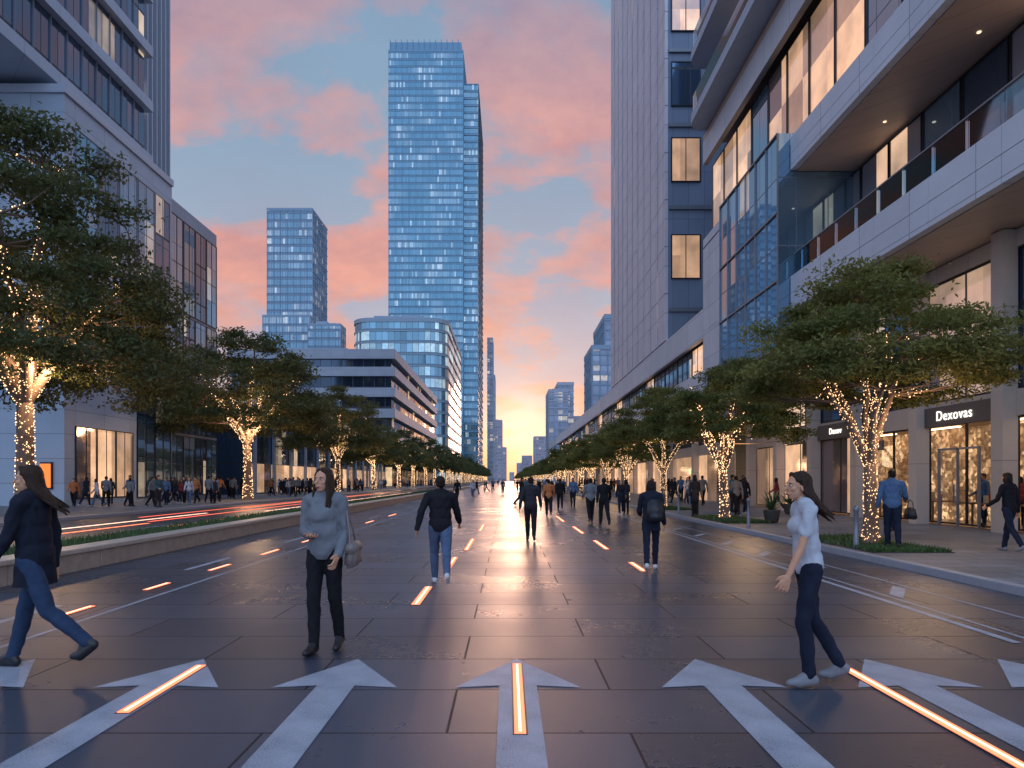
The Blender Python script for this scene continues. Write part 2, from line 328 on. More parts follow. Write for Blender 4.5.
for (x,y0,y1) in ((-1.22,9.0,10.5),(-1.12,12.3,14.5),(-.98,16,19),(-.9,22,25),(2.45,12.3,13.6),(2.35,16.2,18.5),(2.3,21,24),(2.2,27,31)): strip(x,y0,y1,.11)
for (y0,y1) in ((8.1,8.9),(10.2,10.9),(12.4,13.3),(15,16.1),(18,19.2),(21.5,23),(26,27.5),(31,33)): strip(-5.42,y0,y1,.08,True)
for (x,y0,y1,m) in ((-13.7,19,26,led),(-14.2,27,52,trail_red),(-12.0,24,60,led),(-11.0,33,90,ledw),(-16.2,30,80,trail_red),(-15.0,22,34,ledw),(-12.8,36,90,ledw),(-15.6,40,90,led)):
    strip(x,y0,y1,.16,False,m,"car light trails drawn as strips along the road",-.004)  # moving cars' light trails, built as fixed glowing strips
# ------------------------------------------------------------------ windows helper
def win_x(parent,base,x,y0,y1,z0,z1,glass,frame,nm=1,nt_=0,fr=.06,name="window"):
    b=MB(base); d=.05
    b.box(x-.01,x+.01,y0+fr,y1-fr,z0+fr,z1-fr,0)
    for (a,c) in ((y0,y0+fr),(y1-fr,y1)): b.box(x-d,x+d,a,c,z0,z1,1)
    for (a,c) in ((z0,z0+fr),(z1-fr,z1)): b.box(x-d,x+d,y0+fr+.001,y1-fr-.001,a,c,1)
    for i in range(1,nm+1):
        yy=y0+(y1-y0)*i/(nm+1); b.box(x-d*.8,x+d*.8,yy-fr*.4,yy+fr*.4,z0+fr+.001,z1-fr-.001,1)
    for i in range(1,nt_+1):
        zz=z0+(z1-z0)*i/(nt_+1); b.box(x-d*.7,x+d*.7,y0+fr+.002,y1-fr-.002,zz-fr*.4,zz+fr*.4,1)
    return b.build(name,[glass,frame],parent)
def win_y(parent,base,y,x0,x1,z0,z1,glass,frame,nm=1,fr=.08,name="window"):
    b=MB(base); d=.06
    b.box(x0+fr,x1-fr,y-.01,y+.01,z0+fr,z1-fr,0)
    for (a,c) in ((x0,x0+fr),(x1-fr,x1)): b.box(a,c,y-d,y+d,z0,z1,1)
    for (a,c) in ((z0,z0+fr),(z1-fr,z1)): b.box(x0+fr+.001,x1-fr-.001,y-d,y+d,a,c,1)
    for i in range(1,nm+1):
        xx=x0+(x1-x0)*i/(nm+1); b.box(xx-fr*.4,xx+fr*.4,y-d*.8,y+d*.8,z0+fr+.001,z1-fr-.001,1)
    return b.build(name,[glass,frame],parent)
# ------------------------------------------------------------------ right near building
RB=(20,24,0)
rb=empty("office_building",RB,"pale panelled building with deep terraces, glass box and street shops","building")
b=MB(RB)
b.box(15.6,40,2,42,9.2,40,0)
b.box(19.6,40,2,42,0.1,9.19,0)
b.build("wall",[conc_m],rb)
def panels(parent,base,x0,x1,y0,y1,z0,z1,step=2.9,rows=1,mat=None):
    b=MB(base); y=y0
    b.box(x0+.03,x1+.01,y0+.02,y1-.02,z0+.02,z1-.02,1)
    while y<y1-.05:
        ye=min(y+step,y1)
        for r in range(rows):
            za=z0+(z1-z0)*r/rows; zb=z0+(z1-z0)*(r+1)/rows
            b.box(x0,x1,y+.01,ye-.01,za+.01,zb-.01,0)
        y=ye
    return b.build("cladding_panels",[mat or conc_w,dark],parent)
panels(rb,RB,12,12.28,2.1,29,8.85,10.3,2.9,2)
panels(rb,RB,12,12.28,2.1,29,14.8,16.2,2.9,2)
panels(rb,RB,12,12.28,2.1,42,21.0,22.4,2.9,1)
panels(rb,RB,12,12.28,37,42,8.2,15.8,1.25,3)
panels(rb,RB,12,12.28,29,42,15.9,16.4,2.9,1)
b=MB(RB)
b.box(12.291,15.59,2.1,29,8.83,9.15,0); b.box(12.291,15.59,2.1,29,14.78,15.2,0); b.box(12.02,15.59,2.1,42,22.41,22.8,0)
b.box(12.0,18.6,29.01,42,7.0,7.19,0); b.box(15.6,19.6,7,29,8.83,9.14,0)
b.build("soffit",[soffit],rb)
dl=emit("downlight",(1,.72,.48),1.6,False)
for yy in (15,20,25):
    b=MB(RB); b.prism([(13.8+.06*math.cos(a*math.pi/4),yy+.06*math.sin(a*math.pi/4)) for a in range(8)],14.755,14.779)
    b.build("downlight",[dl],rb)
y=3.2; i=0
while y<28.6:
    win_x(rb,RB,14.7,y,y+2.05,9.25,14.7,(terglass,blueglass,terglass,terglass,darkglass)[(i*7+3)%5],dark,0,1); y+=2.1; i+=1
b=MB(RB)
yy=2.2
while yy<28.8: b.box(12.13,12.15,yy,yy+1.42,10.32,11.2); yy+=1.45
b.build("balustrade",[railglass],rb)
b=MB(RB); b.box(12.10,12.18,2.2,28.9,11.21,11.25); b.build("handrail",[greyf],rb)
for k in range(14):
    y=10.5+k*2.25
    win_x(rb,RB,12.6,y,y+2.2,16.45,20.95,warmglass if k%5 else blueglass,dark,0,0)
b=MB(RB); b.box(12.75,15.59,10.4,42,16.41,20.99); b.build("upper_floor",[plain("interior_dark",(.12,.08,.06),.7)],rb)
for k in range(8):
    win_x(rb,RB,12.9,10+k*4.0,13.9+k*4,22.9,26.3,blueglass if k%3 else warmglass,dark,1,0)
    win_x(rb,RB,12.9,10+k*4.0,13.9+k*4,27.6,31.2,darkglass if k%2 else warmglass,dark,1,0)
b=MB(RB); b.box(13.1,15.59,10,42,22.81,34); b.build("upper_wall",[conc_m],rb)
def rslab(x0,x1,y0,y1,r):
    pts=[(x1,y0)]; pts+= [(x1,y1)]
    for a in range(0,7):
        t=math.pi/2+a*math.pi/12; pts.append((x0+r+r*math.cos(t),y1-r+r*math.sin(t)))
    for a in range(0,7):
        t=math.pi+a*math.pi/12; pts.append((x0+r+r*math.cos(t),y0+r+r*math.sin(t)))
    return pts
for z in (22.85,26.6,31.4,36):
    b=MB(RB); b.prism(rslab(10.9,13.05,20,41.5,1.0),z+.02,z+.55); b.build("balcony_slab",[conc_l],rb)
    b=MB(RB); b.prism(rslab(10.98,11.02,20.9,40.6,.01),z+.56,z+1.6); b.build("balcony_rail",[railglass],rb)
b=MB(RB); b.box(11.5,15.5,29.05,36.95,7.2,16.4); b.build("glass_box",[blueglass],rb)
b=MB(RB)
for k in range(7):
    yy=29.05+k*7.9/6; b.box(11.44,11.5,yy-.03,yy+.03,7.2,16.4)
for zz in (7.2,10.1,13.0,16.35): b.box(11.42,11.5,29.05,36.95,zz,zz+.07)
b.build("glass_box_frame",[greyf],rb)
def shop_level(parent,base,y0,y1,step=4.1,x=14.6,h=8.8,near=True):
    y=y0; ys=[]
    while y<=y1+.1: ys.append(y); y+=step
    for i,yy in enumerate(ys):
        b=MB(base); b.box(x-.5,x-.06,yy-.24,yy+.24,.13,h); b.build("column",[stone_b],parent)
    for a,c in zip(ys[:-1],ys[1:]):
        b=MB(base)
        b.box(x-.1,x+.12,a+.25,c-.25,3.5,4.25); b.build("fascia_band",[stone_b],parent)
    if near:
        b=MB(base); b.box(x-.1,x+.12,y0+.25,y1-.25,h-.5,h); b.build("top_band",[stone_b],parent)
    for i,(a,c) in enumerate(zip(ys[:-1],ys[1:])):
        if near:
            win_x(parent,base,x+.02,a+.1,c-.1,.2,3.49,shopglass if i<5 else warmglass,dark,1,0,.05,name="shop_window")
            win_x(parent,base,x+.02,a+.1,c-.1,4.27,h-.52,terglass if i%3==0 else darkglass,dark,1,1,.06)
    if not near:
        b=MB(base); b.box(x+.03,x+.06,y0,y1,.14,3.49,0); b.build("shop_glazing",[warmglass],parent)
        b=MB(base); b.box(x+.03,x+.06,y0,y1,4.26,h-.02,0); b.build("upper_glazing",[darkglass],parent)
SH0=19.7-4.1*3
shop_level(rb,RB,SH0,SH0+8*4.1,h=8.8)
b=MB(RB); b.box(17.0,17.3,7,41.3,.14,3.6,0); b.build("shop_interior",[inter],rb)
b=MB(RB); b.box(14.8,16.99,41.0,41.3,.14,3.6,0); b.build("end_wall",[inter],rb)
b=MB(RB); b.box(14.76,16.99,7,40.99,.131,.15); b.build("shop_floor",[floor_int],rb)
b=MB(RB); b.box(14.76,18.99,7,41,3.62,3.8); b.build("shop_ceiling",[plain("ceiling",(.5,.4,.3),.7)],rb)
wood=plain("wood_table",(.25,.13,.06),.5); goods1=plain("goods_red",(.4,.1,.05),.5); goods2=plain("goods_cream",(.6,.5,.35),.5)
for k in range(8):
    yc=SH0+(k+.5)*4.1
    for dx in (15.3,16.3):
        b=MB(RB); b.box(dx,dx+.14,yc-1.1,yc+1.1,3.57,3.60); b.build("ceiling_lamp",[warmlamp],rb)
    for t in range(3):
        b=MB(RB)
        yy=yc-1.2+t*1.0
        b.box(15.3,16.1,yy,yy+.7,.85,.9,0); b.box(15.35,15.4,yy+.03,yy+.08,.15,.849,0); b.box(16.0,16.05,yy+.6,yy+.65,.15,.849,0)
        for q in range(5):
            hx=15.35+random.random()*.6; hh=.1+random.random()*.35; b.box(hx,hx+.12,yy+.05+q*.12,yy+.14+q*.12,.901,.9+hh,1+q%2)
        b.build("display_table",[wood,goods1,goods2],rb)
dr=MB(RB); xx=14.52
for a,c in ((21.0,21.07),(22.0,22.06),(22.95,23.02)): dr.box(xx-.04,xx+.03,a,c,.14,2.7)
dr.box(xx-.04,xx+.03,21.071,22.949,2.63,2.7)
dr.box(xx-.09,xx-.05,21.9,21.93,.9,1.5); dr.box(xx-.09,xx-.05,22.12,22.15,.9,1.5)
dr.build("door",[greyf],rb)
signw=emit("sign_letters_white",(1,.95,.85),1.8,False)
signd=plain("sign_board_dark",(.10,.085,.08),.5)
def sign(text,x,y,z,size,label,box=None):
    e=empty("shop_sign",(x,y,z),label,"sign")
    cu=bpy.data.curves.new("t",'FONT'); cu.body=text; cu.size=size; cu.extrude=.01; cu.align_x='CENTER'; cu.align_y='CENTER'; cu.space_character=1.12
    to=bpy.data.objects.new("t",cu); col.objects.link(to); bpy.context.view_layer.update()
    dg=bpy.context.evaluated_depsgraph_get(); me=bpy.data.meshes.new_from_object(to.evaluated_get(dg)); bpy.data.objects.remove(to)
    me.materials.clear(); me.materials.append(signw)
    o=bpy.data.objects.new("lettering",me); link(o,e)
    o.matrix_local=Matrix(((0,0,-1,-.05),(-1,0,0,0),(0,1,0,0),(0,0,0,1)))
    if box:
        bb=MB((0,0,0)); bb.box(-.03,.05,-box[0]/2,box[0]/2,-box[1]/2,box[1]/2); bb.build("sign_board",[signd],e,bevel=.01)
sign("Dexovas",14.4,22.0,3.76,.46,"dark fascia sign with glowing white lettering above shop door",(3.5,.66))
sign("Dexov",14.4,29.95,3.80,.38,"dark fascia sign with small white lettering",(3.5,.66))
sign("oxo",14.0,25.9,2.95,.24,"small hanging sign with white lettering",(.8,.36))
# ------------------------------------------------------------------ right podium + tower
PB=(20,110,0)
pb=empty("podium_building",PB,"long pale podium with strip windows above a colonnade","building")
b=MB(PB); b.box(15.2,40,42.1,200,8.9,11.9); b.box(19,40,42.1,200,.1,8.89); b.build("wall",[conc_m],pb)
panels(pb,PB,12,12.3,42.1,200,10.4,12.2,3.2,1); panels(pb,PB,12,12.3,42.1,200,7.0,8.4,3.2,1)
b=MB(PB); b.box(12.32,18.9,42.1,200,7.0,7.2); b.box(12.32,15.19,42.1,200,11.9,12.15); b.build("soffit",[soffit],pb)
for k in range(30):
    win_x(pb,PB,12.5,42.3+k*4,46.2+k*4,8.41,10.38,darkglass if k%4 else warmglass,dark,2,0)
shop_level(pb,PB,44,196,step=8.2,h=6.99,near=False)
TB=(24,66,0)
tb=empty("tower_building",TB,"tall slab tower with pale panel front and narrow slot windows","building")
b=MB(TB); b.box(12.25,36,52.2,80,12.2,95,0); b.build("wall",[tower_side],tb)
b=MB(TB)
z=12.3
while z<92:
    y=52.2
    while y<79.9:
        wd=2.78
        b.box(12.0,12.24,y+.02,y+wd-.42,z+.03,z+3.57)
        y+=wd
    z+=3.6
o=b.build("cladding_panels",[tower_pan],tb); o["kind"]="stuff"
b=MB(TB)
for k in range(10):
    y=52.2+k*2.78; b.box(12.12,12.248,y+2.38,y+2.78,12.4,94)
o=b.build("slot_windows",[bandglass],tb); o["kind"]="stuff"
for z in (17,24.4,30.2,35.9,41.6,47.3):
    win_y(tb,TB,52.12,12.45,14.7,z,z+3.4,warmglass if z!=30.2 else darkglass,dark,1)
for z in (14.5,22.3,28.6,34.3,40,45.7,51.4):
    b=MB(TB); b.box(12.26,20,52.02,52.19,z,z+.3); b.build("ledge",[greyf],tb)
# ------------------------------------------------------------------ left near buildings
LB=(-35,47,0)
lb=empty("gallery_building",LB,"pale concrete podium building with glazed upper strip and lit display window","building")
b=MB(LB); b.box(-62,-26,40,52.8,.1,24.3,0); b.build("wall",[conc_l],lb)
b=MB(LB); b.box(-62.2,-25.85,39.85,52.8,24.31,24.8); b.build("parapet",[whitef],lb)
for k in range(5):
    win_x(lb,LB,-25.97,41+k*2.3,43.2+k*2.3,15.6,22.8,(blueglass,darkglass,blueglass)[k%3],greyf,1,1)
for k in range(3):
    win_x(lb,LB,-25.97,41+k*2.1,43.05+k*2.1,.5,4.9,warmglass,dark,1,0)
for k in range(2):
    win_x(lb,LB,-25.97,47.8+k*2.4,50.15+k*2.4,.4,9.2,blueglass,dark,1,2)
for k in range(5):
    win_x(lb,LB,-25.97,41+k*2.3,43.2+k*2.3,10.4,13.2,darkglass,greyf,1,0)
LB2=(-35,57,0)
lb2=empty("corner_building",LB2,"glassy grey building with tall glazed bays beside the pavement","building")
b=MB(LB2); b.box(-62,-26.3,52.82,61.6,.1,23.7); b.build("wall",[conc_m],lb2)
for k in range(4):
    for (z0,z1) in ((.4,5.2),(5.4,9.1),(10.2,15.0),(15.2,22.6)):
        win_x(lb2,LB2,-26.27,53.1+k*2.12,55.15+k*2.12,z0,z1,(blueglass,curtain2,darkglass)[(k+int(z0))%3],dark,1,1)
b=MB(LB2); b.box(-26.3,-25.6,52.9,61.4,9.3,9.8); b.build("canopy",[whitef],lb2)
UB=(-40,36,0)
ub=empty("office_block",UB,"dark glazed office block with projecting pale floor slabs","building")
b=MB(UB); b.box(-62,-27.2,16,51,25.3,66); b.build("glazing",[darkglass],ub)
b=MB(UB); z=25.2
while z<66: b.box(-62.2,-26.7,15.5,51.4,z,z+.75); z+=4.1
o=b.build("floor_slab",[conc_l],ub); o["kind"]="stuff"
b=MB(UB); y=16.5
while y<51:
    b.box(-27.2,-27.1,y,y+.06,25.4,66); y+=1.5
o=b.build("mullions",[greyf],ub); o["kind"]="stuff"
FB=(-42,66,0)
fb=empty("finned_tower",FB,"tall tower with close vertical pale metal fins","tower")
b=MB(FB); b.box(-60,-34.8,62.3,70,.1,96); b.build("glazing",[darkglass],fb)
b=MB(FB); x=-58
while x<-34.7:
    b.box(x,x+.16,61.7,62.29,24,96); x+=.85
y=62.4
while y<70: b.box(-34.79,-34.3,y,y+.16,.1,96); y+=.85
o=b.build("fins",[whitef],fb); o["kind"]="stuff"
e=empty("wall_lantern",(-27.0,39.8,1.9),"glowing orange lantern panel on pale concrete wall","lamp")
b=MB((-27.0,39.8,1.9)); b.box(-27.35,-26.65,39.9,39.99,1.1,2.7); b.build("back_plate",[dark],e)
b=MB((-27.0,39.8,1.9)); b.box(-27.28,-26.72,39.75,39.899,1.2,2.6); b.build("lamp_shade",[emit("lantern_orange",(1,.25,.06),1.3)],e,bevel=.03)
b_=(-40,120,0); e=empty("shop_building",b_,"low dark glazed shop building under the trees","building")
b=MB(b_); b.box(-60,-27,70,150,.1,9.5,0); b.build("glazing",[darkglass],e)
b=MB(b_); b.box(-60.3,-26.6,69.7,150,9.51,10.6); b.build("roof",[whitef],e)
y=72
while y<150:
    b=MB(b_); b.box(-26.94,-26.65,y,y+.5,.1,9.5); y+=6; b.build("column",[conc_m],e)
b=MB(b_); b.box(-26.98,-26.95,70.2,149,.3,3.4); b.build("shop_glazing",[warmglass],e)
b_=(-43,200,0); e=empty("banded_building",b_,"low block with alternating grey bands and dark strip windows","building")
b=MB(b_); b.box(-64,-27,158,250,.1,31); b.build("glazing",[bandglass],e)
for z in (6.5,11.2,16,20.8,25.6): b=MB(b_); b.box(-64.6,-26,157,250.5,z,z+2.1); b.build("floor_band",[conc_g],e)
b=MB(b_); b.box(-64.6,-26,157,250.5,29.6,31.8); b.build("roof_band",[conc_g],e)
b=MB(b_); b.box(-58,-40,170,220,31.9,34.5); b.build("roof_plant",[conc_m],e)
b_=(-46,330,0); e=empty("glass_building",b_,"curved glass office building with brightly lit floors","building")
def rr(x0,x1,y0,y1,r):
    pts=[]
    for cx,cy,a0 in ((x1-r,y0+r,-90),(x1-r,y1-r,0),(x0+r,y1-r,90),(x0+r,y0+r,180)):
        for k in range(7): a=math.radians(a0+k*15); pts.append((cx+r*math.cos(a),cy+r*math.sin(a)))
    return pts
b=MB(b_); b.prism(rr(-67,-26,291,385,9),.1,69); b.build("glazing",[m2glass],e)
bandm=plain("band_metal",(.20,.27,.33),.4,.3)
z=5
while z<69: b=MB(b_); b.prism(rr(-67.4,-25.6,290.6,385.4,9.2),z,z+.6); z+=5; b.build("floor_band",[bandm],e)
b=MB(b_); b.prism(rr(-67.4,-25.6,290.6,385.4,9.2),69.01,70.8); b.build("roof_band",[bandm],e)
b=MB(b_); b.box(-60,-38,305,350,70.81,75); b.build("roof_plant",[conc_m],e)
def tower(name,label,x0,x1,y0,y1,z1,gm,bm,fh,mw,sidex,bt=.5,pr=.3,plant=True):
    base=((x0+x1)/2,(y0+y1)/2,0); e=empty(name,base,label,"tower")
    b=MB(base); b.box(x0,x1,y0,y1,.1,z1); b.build("glazing",[gm],e)
    b=MB(base); z=fh
    while z<z1: b.box(x0-pr,x1+pr,y0-pr,y1+pr,z-bt,z); z+=fh
    b.box(x0-pr,x1+pr,y0-pr,y1+pr,z1+.01,z1+bt*2.5)
    o=b.build("floor_bands",[bm],e); o["kind"]="stuff"
    b=MB(base); x=x0
    while x<x1: b.box(x-.12*pr*3,x+.12*pr*3,y0-pr*1.5,y0-.001,1,z1); x+=mw
    y=y0
    while y<y1:
        if sidex>0: b.box(x1+.001,x1+pr*1.5,y-.1,y+.1,1,z1)
        else: b.box(x0-pr*1.5,x0-.001,y-.1,y+.1,1,z1)
        y+=mw
    o=b.build("mullions",[bm],e); o["kind"]="stuff"
    if plant:
        b=MB(base); w=x1-x0; d=y1-y0
        b.box(x0+w*.2,x0+w*.55,y0+d*.2,y0+d*.7,z1+bt*2.5,z1+bt*2.5+w*.1); b.box(x0+w*.6,x0+w*.8,y0+d*.3,y0+d*.6,z1+bt*2.5,z1+bt*2.5+w*.06)
        b.build("roof_plant",[conc_m],e)
    return e,base
bandblue=plain("band_blue",(.13,.24,.33),.35,.4)
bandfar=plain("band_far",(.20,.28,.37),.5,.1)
e,base=tower("glass_skyscraper","very tall blue glass skyscraper with lit office floors",-105,-39.5,600,680,378,curtain,bandblue,6.4,6.0,1,.7,.25,plant=False)
b=MB(base); b.box(-104,-41,601,679,380.5,387); x=-104
while x<-40: b.box(x,x+.6,600.2,600.9,380.3,389); x+=5
b.box(-92,-91.3,640,640.7,387,398); b.box(-60,-59.3,640,640.7,387,395)
b.build("roof_crown",[bandblue],e)
b=MB(base); b.box(-39.4,-26.4,604,715,.1,352); b.build("side_wing",[curtain],e)
b=MB(base)
z=6.4
while z<352: b.box(-39.3,-25.9,603.4,715.3,z-.8,z); z+=6.4
o=b.build("wing_bands",[bandblue],e); o["kind"]="stuff"
tower("glass_tower","mid-rise blue glass tower with slanted skyline",-123.5,-100.4,350,379,140,curtain2,bandfar,4.2,3.4,1,.45,.2)
tower("stepped_tower","stepped glass block beside taller tower",-124,-100,345,349,84,curtain2,bandfar,4.2,3.4,1,.45,.2,False)
tower("stepped_tower","lower glass block beside taller tower",-99,-83,338,349,78,curtain2,bandfar,4.2,3.4,1,.45,.2)
far=facade("hazed_far_glass",3.4,4.4,(.30,.36,.46),(.30,.34,.42),.1,.3,.3,(1,.8,.5),.4,metal=.3,rough=.3)  # paler, bluer colours of the far materials paint in distance haze
far2=facade("hazed_farther_glass",4,5,(.42,.40,.46),(.42,.38,.42),.1,.3,.2,(1,.8,.5),.4,metal=.2,rough=.4)
farb=plain("hazed_far_band",(.36,.38,.45),.6)
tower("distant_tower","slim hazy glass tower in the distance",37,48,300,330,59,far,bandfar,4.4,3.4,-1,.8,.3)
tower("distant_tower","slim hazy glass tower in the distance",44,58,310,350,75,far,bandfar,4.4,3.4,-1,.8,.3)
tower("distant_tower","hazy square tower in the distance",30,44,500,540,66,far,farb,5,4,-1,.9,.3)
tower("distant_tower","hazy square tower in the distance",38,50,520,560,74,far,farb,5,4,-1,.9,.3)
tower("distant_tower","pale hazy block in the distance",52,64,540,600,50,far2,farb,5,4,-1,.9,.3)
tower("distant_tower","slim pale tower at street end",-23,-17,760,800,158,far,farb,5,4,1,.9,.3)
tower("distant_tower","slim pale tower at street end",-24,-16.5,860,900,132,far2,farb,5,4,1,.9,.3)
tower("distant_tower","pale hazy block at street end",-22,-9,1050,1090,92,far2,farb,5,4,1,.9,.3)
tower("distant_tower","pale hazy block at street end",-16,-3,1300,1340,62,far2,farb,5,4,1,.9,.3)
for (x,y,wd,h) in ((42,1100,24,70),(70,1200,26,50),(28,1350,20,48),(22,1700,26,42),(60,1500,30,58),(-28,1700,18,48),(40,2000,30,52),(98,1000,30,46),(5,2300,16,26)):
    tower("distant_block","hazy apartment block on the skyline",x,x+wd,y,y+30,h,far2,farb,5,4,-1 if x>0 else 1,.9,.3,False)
# ------------------------------------------------------------------ trees
bark=plain("bark",(.18,.12,.09),.85,bump=.6,scale=12,var=.4)
bulb=emit("bulb_warm",(1,.60,.30),4,False)
def leafmat(name,c1,c2):
    m,nt=new_mat(name); tc=nd(nt,'ShaderNodeTexCoord').outputs['Object']
    n=nd(nt,'ShaderNodeTexNoise',{'Vector':tc,'Scale':.9,'Detail':3}).outputs[0]
    wn=nd(nt,'ShaderNodeTexNoise',{'Vector':tc,'Scale':14.,'Detail':2}).outputs[0]
    r=nd(nt,'ShaderNodeObjectInfo').outputs['Random']
    f=M(nt,'ADD',M(nt,'MULTIPLY',n,.9),M(nt,'SUBTRACT',M(nt,'MULTIPLY',wn,.7),.35)); f=M(nt,'ADD',f,M(nt,'MULTIPLY',r,.15),clamp=True)
    cc=ramp(nt,f,[(.25,c1),(.75,c2)])
    d=nd(nt,'ShaderNodeBsdfPrincipled',{'Base Color':cc,'Roughness':.55,'Specular IOR Level':.3}).outputs[0]
    t=nd(nt,'ShaderNodeBsdfTranslucent',{0:cc}).outputs[0]
    mx=nd(nt,'ShaderNodeMixShader',{0:.45,1:d,2:t}); out(nt,mx.outputs[0]); return m
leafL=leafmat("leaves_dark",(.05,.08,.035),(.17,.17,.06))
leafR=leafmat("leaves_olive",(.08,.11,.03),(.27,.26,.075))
def tube(path,rad,seg=7):
    V=[];F=[]
    P=[Vector(p) for p in path]
    for i,p in enumerate(P):
        d=(P[min(i+1,len(P)-1)]-P[max(i-1,0)]).normalized()
        a=d.orthogonal().normalized() if i==0 else (a-d*a.dot(d)).normalized()
        bb=d.cross(a)
        for k in range(seg):
            t=2*math.pi*k/seg; V.append(p+(a*math.cos(t)+bb*math.sin(t))*rad[i])
    for i in range(len(P)-1):
        for k in range(seg):
            k2=(k+1)%seg; F.append((i*seg+k,i*seg+k2,(i+1)*seg+k2,(i+1)*seg+k))
    F.append(tuple((len(P)-1)*seg+k for k in range(seg)))
    return V,F
def tree_meshes(seed,fork,R,z0,z1,tr,ncl,nl,ls,leaf,nb,br,flat=.5,segs=8,limbs=5,droop=.12):
    rd=random.Random(seed); rg=np.random.default_rng(seed)
    V=[];F=[];paths=[]
    def add(path,rad,seg=segs):
        v,f=tube(path,rad,seg); n=len(V); V.extend(v); F.extend([tuple(i+n for i in ff) for ff in f]); paths.append((path,rad))
    lean=Vector((rd.uniform(-.15,.15),rd.uniform(-.15,.15),0))*fork*.3
    top=Vector((lean.x,lean.y,fork))
    add([Vector((0,0,-.05)),Vector((0,0,.12)),Vector((lean.x*.2,lean.y*.2,fork*.35)),Vector((lean.x*.6,lean.y*.6,fork*.7)),top+Vector((0,0,.1))],[tr*1.7,tr*1.25,tr,tr*.92,tr*.85])
    ends=[]
    for i in range(limbs):
        a=2*math.pi*i/limbs+rd.uniform(-.3,.3); rr_=R*rd.uniform(.5,.72); zt=z0+(z1-z0)*rd.uniform(.3,.6)
        if i==limbs-1: rr_*=.25; zt=z0+(z1-z0)*.75
        e_=Vector((math.cos(a)*rr_,math.sin(a)*rr_,zt)); pts=[];rads=[]
        K=6
        for k in range(K+1):
            t=k/K; p=top.lerp(e_,t); p.z=top.z+(e_.z-top.z)*(t**.85); p+=Vector((rd.uniform(-1,1),rd.uniform(-1,1),rd.uniform(-.5,.5)))*(.06*R*.4*(t>0))
            pts.append(p); rads.append(tr*(.62*(1-t)+.16*t))
        add(pts,rads); ends+=pts[2:]
    C=[]
    tries=0
    while len(C)<ncl and tries<30000:
        tries+=1
        u=rd.uniform(-1,1); v=rd.uniform(-1,1); q=rd.uniform(0,1)
        rho=math.hypot(u,v)
        if rho>1: continue
        hgt=math.sqrt(max(0,1-rho*rho))
        zz=q*hgt
        sh=max(rho,zz/(hgt+1e-3)*.9)
        if rd.random()>sh**1.3: continue
        wob=1+.12*math.sin(3*math.atan2(v,u)+seed)+.07*math.sin(7*math.atan2(v,u)+2*seed)
        c=Vector((u*R*.9*wob,v*R*.9*wob,z0+(z1-z0)*(.08+zz*.86)+rd.uniform(-.03,.03)*(z1-z0)-droop*(z1-z0)*rho*rho))
        if any((c-d).length<R*.11 for d in C): continue
        C.append(c)
    for c in C:
        nearest=min(ends,key=lambda p:(p-c).length+ (2 if p.z>c.z else 0))
        mid=nearest.lerp(c,.5)+Vector((rd.uniform(-1,1),rd.uniform(-1,1),-.6))*.05*R
        add([nearest,mid,c],[tr*.16,tr*.1,tr*.04],5)
    trunk=mesh_np("trunk",V,F,[bark],None,True)
    L=[]
    for c in C:
        n=int(nl*rd.uniform(.6,1.35)); s=R*rd.uniform(.14,.24)
        p=rg.normal(0,1,(n,3)); p/=np.linalg.norm(p,axis=1)[:,None]; p*=(rg.uniform(0,1,(n,1))**.65)*1.08
        p+= .2*np.sin(p[:,[1,2,0]]*8+rd.uniform(0,6))
        p*=np.array([s*rd.uniform(.85,1.3),s*rd.uniform(.85,1.3),s*flat])
        L.append(p+np.array(c))
    n=int(len(C)*nl*.07); ii=rg.integers(0,len(C),n); Cn=np.array([tuple(c) for c in C])
    L.append(Cn[ii]+rg.normal(0,1,(n,3))*np.array([R*.11,R*.11,R*.11*flat]))
    L=np.concatenate(L); n=len(L)
    nrm=rg.normal(0,1,(n,3))+np.array([0,0,.7]); nrm/=np.linalg.norm(nrm,axis=1)[:,None]
    t=np.cross(nrm,rg.normal(0,1,(n,3))); t/=np.linalg.norm(t,axis=1)[:,None]; bt=np.cross(nrm,t)
    sz=ls*rg.uniform(.6,1.3,(n,1))
    Vv=np.stack([L-t*sz,L-bt*sz*.45+nrm*sz*.12,L+t*sz,L+bt*sz*.45+nrm*sz*.12],1).reshape(-1,3)
    crown=mesh_np("crown",Vv,np.arange(4*n).reshape(-1,4),[leaf])
    B=[];BF=[];tot=[];wts=[]
    for pi,(path,rad) in enumerate(paths):
        for i in range(len(path)-1 if pi==0 else 5 if pi<=limbs else 1):
            if path[i+1].z<.25: continue
            if pi>limbs and rd.random()>.2: continue
            tot.append((path[i],path[i+1],rad[i],rad[i+1]))
            wts.append((path[i]-path[i+1]).length*(1.7 if pi==0 else (1.2-.14*i) if pi<=limbs else .16))
    for _ in range(nb):
        a,b_,ra,rb_=rd.choices(tot,wts)[0]; t_=rd.random(); p=Vector(a).lerp(Vector(b_),t_); r=ra+(rb_-ra)*t_
        d=(Vector(b_)-Vector(a)).normalized(); o=d.orthogonal().normalized(); an=rd.uniform(0,6.283)
        p=p+(o*math.cos(an)+d.cross(o)*math.sin(an))*(r+br*.9)
        k=len(B); q=br*rd.uniform(.6,1.15)
        B+= [p+Vector(v)*q for v in ((1,0,0),(-1,0,0),(0,1,0),(0,-1,0),(0,0,1),(0,0,-1))]
        BF+= [(k,k+2,k+4),(k+2,k+1,k+4),(k+1,k+3,k+4),(k+3,k,k+4),(k+2,k,k+5),(k+1,k+2,k+5),(k+3,k+1,k+5),(k,k+3,k+5)]
    lights=mesh_np("fairy_lights",B,BF,[bulb])
